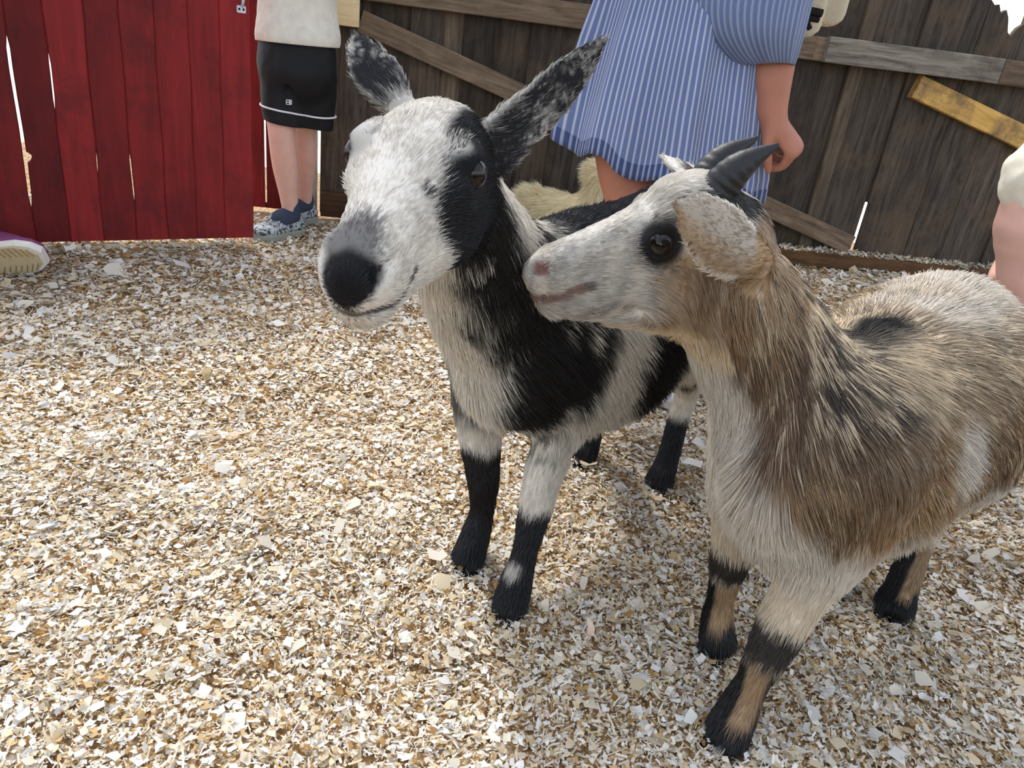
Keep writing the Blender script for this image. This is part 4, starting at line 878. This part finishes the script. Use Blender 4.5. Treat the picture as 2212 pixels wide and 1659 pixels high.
def build_boy():
    org = np.array([-.85, 2.58, 0]); f = nrm((-.45, -.9, 0))
    J = dict(pelvis=(-.835, 2.60, .62), chest=(-.835, 2.60, .90), neck=(-.83, 2.59, 1.03), head=(-.83, 2.57, 1.16), shL=(-.70, 2.56, .985), shR=(-.94, 2.64, .985), elL=(-.68, 2.55, .83), elR=(-.955, 2.62, .83), wrL=(-.73, 2.42, .92), wrR=(-.9, 2.5, .92),
             hpR=(-.88, 2.60, .58), knR=(-.876, 2.56, .36), anR=(-.858, 2.60, .075), toR=(-.9, 2.52, .025), hpL=(-.795, 2.62, .58), knL=(-.845, 2.70, .36), anL=(-.872, 2.80, .075), toL=(-.915, 2.72, .025))
    P = human_prims(J, .8, f, palms=((-.5, -.5, 0), (.5, -.5, 0))); r = person('person', org, 'child in cream tee, black shorts and patterned clogs standing by the red gate', P, .006, M_skin2)
    A = {k: np.asarray(v) for k, v in J.items()}
    sh = [Tube([(-.835, 2.60, .68), (-.835, 2.60, .56)], [(.128, .1), (.135, .11)], up=f, k=.02)]
    sh += [Tube([(-.872, 2.60, .6), (-.874, 2.585, .47), (-.868, 2.575, .40)], [(.08, .088), (.075, .08), (.07, .074)], up=f, k=.02)]
    sh += [Tube([(-.80, 2.62, .6), (-.795, 2.635, .47), (-.80, 2.65, .39)], [(.08, .088), (.075, .08), (.07, .074)], up=f, k=.02)]
    sh += [Tube([(-.834, 2.497, .36), (-.834, 2.505, .46), (-.834, 2.52, .54)], [.014, .01, .003], k=.02, sub=True)]
    s = cloth('shorts', r, sh, .006, M_short, wrinkle=.012, wscale=14, zmin=(.385, -.12, -.837))
    sv = np.empty(len(s.data.vertices)*3, np.float32); s.data.vertices.foreach_get('co', sv); sv = sv.reshape(-1, 3)+org
    ring = hug_ring(sv, (-.837, 2.61), lambda a: .43-.012*math.cos(a)); v, F = tube_mesh(ring, [.0032]*len(ring), m=6, n=1); mesh_obj('piping', v, F, M_white, s)
    c = at(622, 221, 2.505); v, F = loft([[(c[0]+.0085*math.cos(a)*1.1, c[1]+dy, c[2]+.0105*math.sin(a)) for a in np.arange(4)*math.pi/2+math.pi/4] for dy in (0, .02)]); mesh_obj('logo_patch', v, F, M_white, s)
    for dz in (.0035, -.0035):
        v, F = loft([[(c[0]+.0065*math.cos(a)*.9, c[1]+dy-.0012, c[2]+dz+.0028*math.sin(a)) for a in np.arange(4)*math.pi/2+math.pi/4] for dy in (0, .003)]); mesh_obj('logo_mark', v, F, M_short, s)
    tee = [Tube([(-.835, 2.60, .66), (-.835, 2.6, .69), (-.835, 2.60, .80), (-.835, 2.60, .93), (-.832, 2.595, 1.0)], [(.148, .118), (.142, .112), (.13, .1), (.125, .092), (.08, .065)], up=f, k=.02)]
    for q in 'LR': tee.append(Tube([A['sh'+q], A['sh'+q]*.4+A['el'+q]*.6], [.056, .06], k=.03))
    cloth('t_shirt', r, tee, .006, M_tee, wrinkle=.014, wscale=13, zmin=(.635, .03, -.837))
    for q, an, to in (('R', A['anR'], A['toR']), ('L', A['anL'], A['toL'])):
        cloth('sock', r, [Tube([an+V(0, 0, .035), an, an*.5+to*.5+V(0, 0, .015)], [.031, .033, .036], k=.01, n=3)], .004, M_sock)
        d = nrm((to-an)*np.array([1, 1, 0])); hl = an*np.array([1, 1, 0])-d*.045; hl[2] = .004; te = hl+d*.205
        u = shoe('clog', r, hl, te, .092, .072, M_clog, M_clog_sole)
        sd2 = np.array([-d[1], d[0], 0])
        for i, (fx, sx) in enumerate(((.15, .03), (.17, .0), (.15, -.03), (.125, .02), (.125, -.02))):
            c = hl+d*fx+sd2*sx*.8; c[2] = .058-.12*max(0, fx-.115)-abs(sx)*.2; v, F = sphere(5, 8); mesh_obj('vent_hole', v*np.array([.006, .006, .004])+c, F, M_hole, u)
        for fx, sx, m in ((.105, .012, M_charm1), (.09, -.014, M_charm1), (.1, -.004, M_charm2)):
            c = hl+d*fx+sd2*sx; c[2] = .068; v, F = sphere(6, 10); mesh_obj('charm', v*np.array([.009, .009, .006])+c, F, m, u)
    cloth('hair', r, [ball(A['head']+V(0, 0, .035)-f*.018, (.082, .068, .082), ax=f, k=.01)], .006, M_hairb, wrinkle=.012, wscale=50)
M_charm1 = plain('orange_charm', lin(214, 96, 70), .4); M_charm2 = plain('blue_charm', lin(70, 84, 140), .4)
build_boy()

# --- woman in the striped blue dress
def stripe_mat(name, n_str, dark, light, soft=.0, w_=.4):
    def bld(n, b, N, Lk):
        uv = N.new('ShaderNodeTexCoord'); sp = N.new('ShaderNodeSeparateXYZ'); Lk.new(uv.outputs['UV'], sp.inputs[0])
        m = N.new('ShaderNodeMath'); m.operation = 'MULTIPLY'; m.inputs[1].default_value = n_str; Lk.new(sp.outputs[0], m.inputs[0]); fr = N.new('ShaderNodeMath'); fr.operation = 'FRACT'; Lk.new(m.outputs[0], fr.inputs[0])
        rp = N.new('ShaderNodeValToRGB'); e = rp.color_ramp.elements; e[0].position = 0; e[0].color = (*light, 1); e[1].position = w_; e[1].color = (*dark, 1); q = e.new(w_*.6); q.color = (*light, 1); q = e.new(.93); q.color = (*dark, 1); q = e.new(1.); q.color = (*light, 1)
        Lk.new(fr.outputs[0], rp.inputs[0]); tc = N.new('ShaderNodeTexNoise'); tc.inputs['Scale'].default_value = 7; Lk.new(uv.outputs['Object'], tc.inputs['Vector'])
        mx = N.new('ShaderNodeMix'); mx.data_type = 'RGBA'; mx.blend_type = 'MULTIPLY'; mx.inputs[0].default_value = .35; Lk.new(rp.outputs[0], mx.inputs[6]); Lk.new(tc.outputs[0], mx.inputs[7]); Lk.new(mx.outputs[2], b.inputs['Base Color'])
        b.inputs['Roughness'].default_value = .9; b.inputs['Specular IOR Level'].default_value = .1; b.inputs['Sheen Weight'].default_value = .15
        tr = N.new('ShaderNodeBsdfTranslucent'); Lk.new(mx.outputs[2], tr.inputs[0]); ms = N.new('ShaderNodeMixShader'); ms.inputs[0].default_value = .22; Lk.new(b.outputs[0], ms.inputs[1]); Lk.new(tr.outputs[0], ms.inputs[2]); Lk.new(ms.outputs[0], n.nodes['Material Output'].inputs[0])
    return mat(name, bld)
M_dress = stripe_mat('striped_blue_cotton', 118, lin(128, 144, 190), lin(214, 220, 238), w_=.34); M_sleeve = stripe_mat('striped_blue_sleeve', 60, lin(126, 142, 182), lin(172, 184, 212))
M_hem = stripe_mat('striped_blue_hem', 118, lin(84, 98, 146), lin(180, 190, 216))
M_sneak = plain('white_canvas', lin(222, 224, 236), .8, bump=.2, scale=120); M_rubber = plain('grey_rubber', lin(182, 176, 172), .7)
def fold_rings(levels, m=220):
    R = []; U = []
    for k, (c, rx, ry, amp, tx, ph) in enumerate(levels):
        o = []
        for j in range(m+1):
            a = 2*math.pi*j/m; fo = 1+amp*(math.cos(9*a+ph)+.55*math.cos(14*a+1.7*ph+1)+.3*math.cos(23*a+2.2))
            o.append((c[0]+rx*fo*math.cos(a), c[1]+ry*fo*math.sin(a), c[2]+tx*rx*math.cos(a)+.012*amp/.06*math.cos(9*a+ph+.5)))
        R.append(o); U.append([(j/m, k/len(levels)) for j in range(m+1)])
    n = len(R); v = np.array(R).reshape(-1, 3); uv = np.array(U).reshape(-1, 2); q = m+1; F = [(i*q+j, i*q+j+1, (i+1)*q+j+1, (i+1)*q+j) for i in range(n-1) for j in range(m)]
    return v, F, uv
def build_woman():
    org = np.array([.3, 1.72, 0]); f = nrm((.1, -1, 0))
    J = dict(pelvis=(.27, 1.78, .86), chest=(.28, 1.79, 1.18), neck=(.29, 1.79, 1.36), head=(.29, 1.77, 1.50), shL=(.44, 1.78, 1.31), shR=(.12, 1.8, 1.31), elL=(.445, 1.75, 1.0), elR=(.05, 1.85, 1.03), wrL=(.462, 1.675, .65), wrR=(.05, 1.65, 1.1),
             hdL=(.13, -.03, -.12), hpL=(.35, 1.8, .84), knL=(.40, 1.76, .46), anL=(.44, 1.83, .09), toL=(.45, 1.68, .03), hpR=(.2, 1.79, .84), knR=(.165, 1.70, .54), anR=(.37, 1.64, .085), toR=(.385, 1.56, .03))
    P = human_prims(J, 1., f, curl=(62, 55, 35), palms=((-.75, .55, -.3), (1, 0, 0)))
    P.append(Tube([(.425, 1.71, .80), (.44, 1.69, .73), (.46, 1.675, .66), (.475, 1.67, .62)], [(.052, .045), (.048, .04), (.04, .03), (.04, .024)], k=.02))
    r = person('person', org, 'woman in a striped blue dress with puffed sleeves behind the goats', P, .0052, M_skin)
    lv = []
    for z, rx, ry, amp, tx, ph, cx in ((1.34, .1, .07, .0, 0, 0, .285), (1.28, .16, .1, .005, 0, 0, .285), (1.1, .16, .12, .01, 0, .1, .28), (.97, .155, .115, .02, -.02, .2, .27), (.84, .185, .145, .045, -.08, .35, .262), (.72, .205, .165, .055, -.13, .5, .26), (.62, .22, .18, .06, -.16, .65, .26), (.545, .232, .19, .062, -.185, .8, .262), (.522, .2335, .191, .062, -.188, .82, .262)):
        lv.append(((cx, 1.77, z), rx, ry, amp, tx, ph))
    v, F, uv = fold_rings(lv); d = mesh_obj('dress', v, F, M_dress, r, smooth=True, uvs=uv)
    hl = [((.262, 1.77, .524), .2345, .192, .062, -.188, .82), ((.262, 1.77, .505), .2355, .193, .062, -.19, .83), ((.262, 1.77, .491), .236, .1935, .062, -.191, .84), ((.262, 1.77, .491), .232, .1895, .062, -.191, .84), ((.262, 1.77, .525), .2305, .188, .062, -.188, .82)]
    v, F, uv = fold_rings(hl); mesh_obj('hem', v, F, M_hem, d, smooth=True, uvs=uv)
    # puffed sleeve gathered on the forearm
    def sleeve(pts, rad, gather):
        Pn = catmull(pts, 6); rr = catmull(np.array(rad), 6); m = 72; R = []; U = []
        for k, (p, q) in enumerate(zip(Pn, rr)):
            o = []
            for j in range(m+1):
                a = 2*math.pi*j/m; g = 1+gather*(.3+.7*(k/len(Pn))**2)*(math.cos(11*a+k*.12)+.5*math.cos(17*a+1)); o.append((p[0]+q[0]*g*math.cos(a), p[1]+q[1]*g*math.sin(a), p[2]+.02*math.cos(a+.8)*k/len(Pn)))
            R.append(o); U.append([(j/m, k/len(Pn)) for j in range(m+1)])
        v = np.array(R).reshape(-1, 3); n = len(R); q = m+1; return v, [(i*q+j, i*q+j+1, (i+1)*q+j+1, (i+1)*q+j) for i in range(n-1) for j in range(m)], np.array(U).reshape(-1, 2)
    v, F, uv = sleeve([(.42, 1.775, 1.34), (.44, 1.77, 1.22), (.40, 1.73, 1.02), (.365, 1.69, .88), (.372, 1.68, .79), (.415, 1.69, .735), (.43, 1.695, .75)], [(.05, .06), (.08, .085), (.105, .1), (.125, .105), (.115, .1), (.072, .068), (.052, .048)], .03); mesh_obj('sleeve', v, F, M_sleeve, r, smooth=True, uvs=uv)
    v, F, uv = sleeve([(.14, 1.795, 1.34), (.11, 1.8, 1.22), (.07, 1.83, 1.05), (.05, 1.78, 1.02), (.05, 1.72, 1.06), (.05, 1.69, 1.08)], [(.05, .06), (.08, .085), (.1, .1), (.1, .1), (.08, .08), (.045, .045)], .03); mesh_obj('sleeve', v, F, M_sleeve, r, smooth=True, uvs=uv)
    shoe('sneaker', r, (.372, 1.735, .004), (.385, 1.50+.045, .004), .098, .085, M_sneak, M_rubber); shoe('sneaker', r, (.44, 1.9, .004), (.455, 1.66, .004), .098, .085, M_sneak, M_rubber)
    cloth('hair', r, [ball((.29, 1.795, 1.54), (.1, .088, .1), ax=f, k=.02), Tube([(.29, 1.86, 1.5), (.29, 1.9, 1.3)], [.06, .03], k=.04)], .008, M_hairb, wrinkle=.015, wscale=50)
    # knitted bag hung behind her hip
    M_knit = plain('cream_tufted_wool', lin(206, 196, 172), .95, .05, bump=1., scale=240); M_knitd = plain('dark_tufted_wool', lin(44, 40, 40), .95, .05, bump=1., scale=240)
    b = empty('shoulder_bag', (.56, 1.96, .8)); tag(b, 'cream tufted wool bag with dark pattern hanging behind the blue sleeve', 'bag')
    def pad(c, hw, hh, hd_, m, nm, par, rc=.03):
        R = []
        for y, g in ((-hd_, -.014), (-hd_*.7, -.003), (0, 0), (hd_*.7, -.003), (hd_, -.014)):
            o = []
            for sx, sz, a0 in ((1, 1, 0), (-1, 1, 90), (-1, -1, 180), (1, -1, 270)):
                for a in (0, 30, 60, 90): o.append((c[0]+sx*(hw-rc)+(rc+g)*math.cos(math.radians(a0+a)), c[1]+y, c[2]+sz*(hh-rc)+(rc+g)*math.sin(math.radians(a0+a))))
            R.append(o)
        v, F = loft(R); return mesh_obj(nm, v, F, m, par, smooth=True)
    pad((.55, 1.955, .915), .052, .1, .03, M_knit, 'front_pocket', b); pad((.612, 1.99, .94), .046, .095, .04, M_knit, 'bag_body', b)
    for (x0, z0, x1, z1, rr) in ((.51, .877, .59, .867, .0085), (.513, .86, .586, .853, .006), (.558, .851, .571, .833, .006), (.51, .94, .59, .933, .008)):
        v, F = tube_mesh([(x0, 1.924, z0), ((x0+x1)/2, 1.922, (z0+z1)/2-.002), (x1, 1.924, z1)], [(rr, .006)]*3, up=(0, 1, 0), m=8); mesh_obj('woven_band', v, F, M_knitd, b, smooth=True)
    v, F = tube_mesh([(.6, 1.99, 1.04), (.55, 1.92, 1.2), (.46, 1.86, 1.37), (.42, 1.78, 1.385)], [(.012, .003)]*4, up=(0, 1, 0), m=8); mesh_obj('strap', v, F, M_knit, b, smooth=True)
build_woman()

# --- crouching person at the right in a cream tee
def build_crouch():
    org = np.array([1.17, 1.42, 0]); f = nrm((-.85, -.5, 0))
    J = dict(pelvis=(1.325, 1.5, .38), chest=(1.155, 1.45, .72), neck=(1.095, 1.42, .88), head=(1.045, 1.38, 1.02), shR=(1.15, 1.6, .82), shL=(0.985, 1.33, .80), elL=(0.868, 1.30, .47), elR=(1.1, 1.72, .6), wrL=(0.93, 1.2, .36), wrR=(1.02, 1.6, .47),
             hpL=(1.275, 1.42, .36), knL=(1.17, 1.24, .42), anL=(1.36, 1.26, .09), toL=(1.2, 1.22, .03), hpR=(1.275, 1.6, .36), knR=(1.22, 1.68, .45), anR=(1.4, 1.7, .09), toR=(1.24, 1.68, .03))
    P = human_prims(J, 1., f, curl=(20, 25, 20), palms=((-.6, .6, 0), (0, -.5, -.8))); P.append(Tube([(.93, 1.315, .68), (.85, 1.305, .57), (.862, 1.30, .48)], [.066, .066, .047], k=.03))
    r = person('person', org, 'crouching person in a cream tee at the right edge', P, .006, M_skin2)
    t = [Tube([(1.325, 1.5, .42), (1.235, 1.475, .6), (1.145, 1.445, .75), (1.105, 1.42, .84)], [(.19, .16), (.175, .145), (.185, .14), (.115, .095)], up=f, k=.03), Tube([(1.06, 1.37, .80), (.985, 1.33, .79), (.94, 1.315, .70), (.852, 1.305, .622)], [.1, .088, .084, .08], k=.03), Tube([(1.15, 1.58, .81), (1.12, 1.67, .70)], [.078, .08], k=.03)]
    cloth('t_shirt', r, t, .006, M_tee2, wrinkle=.026, wscale=22)
    M_jean = plain('blue_denim', lin(62, 76, 104), .9, .1, bump=.3, scale=60)
    tr = [Tube([(1.345, 1.5, .40), (1.295, 1.5, .36)], [(.17, .14)]*2, up=f, k=.03)]
    for q in 'LR': A = [np.asarray(J[k+q]) for k in ('hp', 'kn', 'an')]; tr.append(Tube([A[0], A[1], A[2]+V(0, 0, .03)], [.1, .075, .06], k=.03, n=4))
    cloth('trousers', r, tr, .008, M_jean, wrinkle=.015, wscale=15)
    for q in 'LR': a, b = np.asarray(J['an'+q]), np.asarray(J['to'+q]); d = nrm((b-a)*np.array([1, 1, 0])); h0 = a*np.array([1, 1, 0])-d*.05+V(0, 0, .004); shoe('sneaker', r, h0, h0+d*.26, .1, .085, M_sneak, M_rubber)
    cloth('hair', r, [ball((1.055, 1.39, 1.06), (.1, .086, .1), ax=f, k=.02)], .008, M_hairb, wrinkle=.015, wscale=50)
M_tee2 = plain('pale_cream_cotton', lin(238, 230, 208), .9, .1, bump=.25, scale=40)
build_crouch()

# --- person kneeling beyond the left edge, one purple canvas shoe in view
M_purple = plain('purple_canvas', lin(126, 70, 108), .85, .1, bump=.4, scale=160); M_gum = plain('worn_tan_rubber', lin(196, 176, 138), .85, bump=.3, scale=40); M_fox = plain('white_rubber_edge', lin(222, 216, 206), .7)
def build_kneeler():
    toe = at(96, 552, 1.86); heel = at(-150, 572, 1.80); sn = nrm(nrm(CAM-(toe+heel)/2)+V(0, 0, -.55)); d = nrm(toe-heel); sn = nrm(sn-d*(sn@d)); up = -sn
    org = np.array([-1.75, 1.4, 0]); f = nrm((-.5, .85, 0))
    an = heel+d*.05+up*.09; J = dict(pelvis=(-1.72, 1.32, .3), chest=(-1.76, 1.36, .64), neck=(-1.78, 1.38, .82), head=(-1.8, 1.41, .97), shR=(-1.62, 1.45, .76), shL=(-1.93, 1.3, .76), elR=(-1.62, 1.6, .52), elL=(-2.05, 1.42, .5), wrR=(-1.75, 1.75, .42), wrL=(-2.0, 1.62, .42),
        hpR=(-1.66, 1.36, .26), knR=(-1.84, 1.66, .13), anR=tuple(an), toR=tuple(toe-d*.07+up*.03), hpL=(-1.82, 1.3, .26), knL=(-2.1, 1.62, .14), anL=(-1.95, 1.25, .08), toL=(-1.88, 1.1, .03))
    r = person('person', org, 'person kneeling at the left edge with a purple canvas shoe, sole turned outwards', human_prims(J, 1., f, palms=((0, 0, -1), (0, 0, -1))), .008, M_skin)
    u = shoe('canvas_shoe', r, heel+sn*.012, toe+sn*.012, .1, .118, M_purple, M_fox, up=up, label='purple canvas shoe with white rubber edge')
    # worn tread plate with its ribs, a little proud of the white edge
    s = np.cross(up, d); L = np.linalg.norm(toe-heel); prof = [(0., .5), (.06, .72), (.2, .78), (.42, .72), (.62, .88), (.8, .92), (.92, .7), (1., .3)]
    R = []
    for zz, g in ((.0, 0), (.0045, -.002)):
        o = [heel+d*(L*(.02+t*.95))+s*(w_*.1/2+g)+sn*(.012+zz) for t, w_ in prof]+[heel+d*(L*(.02+t*.95))-s*(w_*.1/2+g)+sn*(.012+zz) for t, w_ in prof[::-1]]; R.append(o)
    v, F = loft(R); tp = mesh_obj('tread', v, F, M_gum, u)
    M_rib = plain('dirty_tread_rib', lin(150, 126, 88), .9)
    for i in range(15):
        t = .2+.05*i; w_ = .1/2*np.interp(t, [a for a, _ in prof], [b for _, b in prof])*.88
        for sg in (1, -1):
            c = heel+d*(L*t)+sn*.0165; v, F = tube_mesh([c+s*sg*w_, c+s*sg*w_*.35+d*.012], [.0016]*2, up=tuple(sn), m=6, n=2); mesh_obj('tread_rib', v, F, M_rib, tp)
    M_jean = plain('dark_denim', lin(48, 54, 72), .9, .1, bump=.3, scale=60); tr = [Tube([(-1.72, 1.32, .3), (-1.73, 1.33, .4)], [(.17, .13)]*2, up=f, k=.03)]
    for q in 'LR': A = [np.asarray(J[k+q], float) for k in ('hp', 'kn', 'an')]; tr.append(Tube([A[0], A[1], A[2]*.85+A[1]*.15], [.1, .078, .058], k=.02, n=4))
    cloth('trousers', r, tr, .009, M_jean, wrinkle=.012, wscale=15)
    t = [Tube([(-1.72, 1.32, .34), (-1.76, 1.36, .64), (-1.78, 1.38, .8)], [(.16, .13), (.17, .12), (.09, .08)], up=f, k=.03)]+[Tube([np.asarray(J['sh'+q]), (np.asarray(J['sh'+q])+np.asarray(J['el'+q]))/2], [.075, .07], k=.03) for q in 'LR']
    cloth('t_shirt', r, t, .009, plain('grey_cotton', lin(120, 124, 130), .9, .1), wrinkle=.015, wscale=15)
    shoe('canvas_shoe', r, (-1.96, 1.3, .01), (-1.87, 1.06, .01), .1, .1, M_purple, M_fox); cloth('hair', r, [ball((-1.8, 1.4, 1.01), (.1, .088, .1), ax=f, k=.02)], .009, M_hairb, wrinkle=.015, wscale=50)
build_kneeler()

# ------------------------------------------------------------------ hens
M_beak = plain('grey_beak', lin(96, 96, 104), .5)
def build_hen(c, f, S, colr, label, nstr):
    f = nrm(f); l = np.array([-f[1], f[0], 0.]); c = np.asarray(c, float); w = lambda a, b, z: c+(f*a+l*b+V(0, 0, z))*S
    P = [ball(w(0, 0, .2), (.115*S, .085*S, .08*S), ax=f, k=.03*S, fur=.03, grav=.5, flow=-1), Tube([w(-.07, 0, .2), w(-.14, 0, .235)], [.07*S, .045*S], k=.03*S, fur=.04, flow=1), Tube([w(.08, 0, .23), w(.115, 0, .3), w(.12, 0, .345)], [.055*S, .038*S, .032*S], k=.03*S, fur=.03, flow=-1, grav=.2)]
    P += [ball(w(.125, 0, .365), .036*S, k=.02*S, fur=.012, flow=-1), ball(w(.115, 0, .395), .04*S, k=.02*S, fur=.03, flow=-1)]
    for s in (1, -1): P += [Tube([w(.0, s*.05, .16), w(.01, s*.05, .08), w(.01, s*.05, .012)], [.035*S, .018*S, .01*S], k=.02*S, fur=.015, grav=1.), Tube([w(.0, s*.05, .01), w(.05, s*.055, .008)], [.011*S, .007*S], k=.008, fur=.01)]
    root = empty('hen', tuple(c)); tag(root, label, 'chicken', 'hens by the back wall'); v, F = sdf_mesh(P, .005, 2); C0 = np.tile(np.asarray(colr), (len(v), 1))*(.9+.2*fbm(v*30, 2))[:, None]; mesh_obj('body', v, F, M_hide, root, origin=c, smooth=True, cols=C0)
    hv, hF = tube_mesh([w(.152, 0, .368), w(.168, 0, .362), w(.182, 0, .35)], [.009*S, .007*S, .0015*S], m=8, n=3); mesh_obj('beak', hv, hF, M_beak, root, smooth=True)
    for s in (1, -1): ev, eF = sphere(8, 10); mesh_obj('eye', ev*.0055*S+w(.143, s*.028, .372), eF, M_hole, root, smooth=True)
    n = int(nstr*FUR)
    if n:
        N, _ = vnormals(v, F); fl, L = flow_field(P, v); q, wt = sample_surface(v, F, n); p = interp(q, wt, v); nn = interp(q, wt, N); ff = interp(q, wt, fl); jt = np.stack([vnoise(p*60+i*31) for i in range(3)], 1)-.5
        d1 = ff*.7+nn*.6+jt*1.1+rng.normal(size=(n, 3))*.15; d1 /= np.linalg.norm(d1, axis=1)[:, None]; ln = interp(q, wt, L)*(.5+.8*rng.random(n)); cc = np.asarray(colr)[None]*(.85+.3*rng.random(n))[:, None]
        hair('plumage', p, (d1, ff*.25), ln, np.clip(cc, 0, .95), .0007, M_fur, root, npt=4, droop=.25, origin=c)
build_hen((.105, 2.78, 0), (1, -.15, 0), .86, lin(246, 232, 198), 'fluffy cream hen with a crest against the back wall', 22000)
build_hen((.315, 2.92, 0), (-.3, -1, 0), .85, lin(24, 22, 24), 'black hen beside the cream one, mostly hidden behind the goats', 10000)
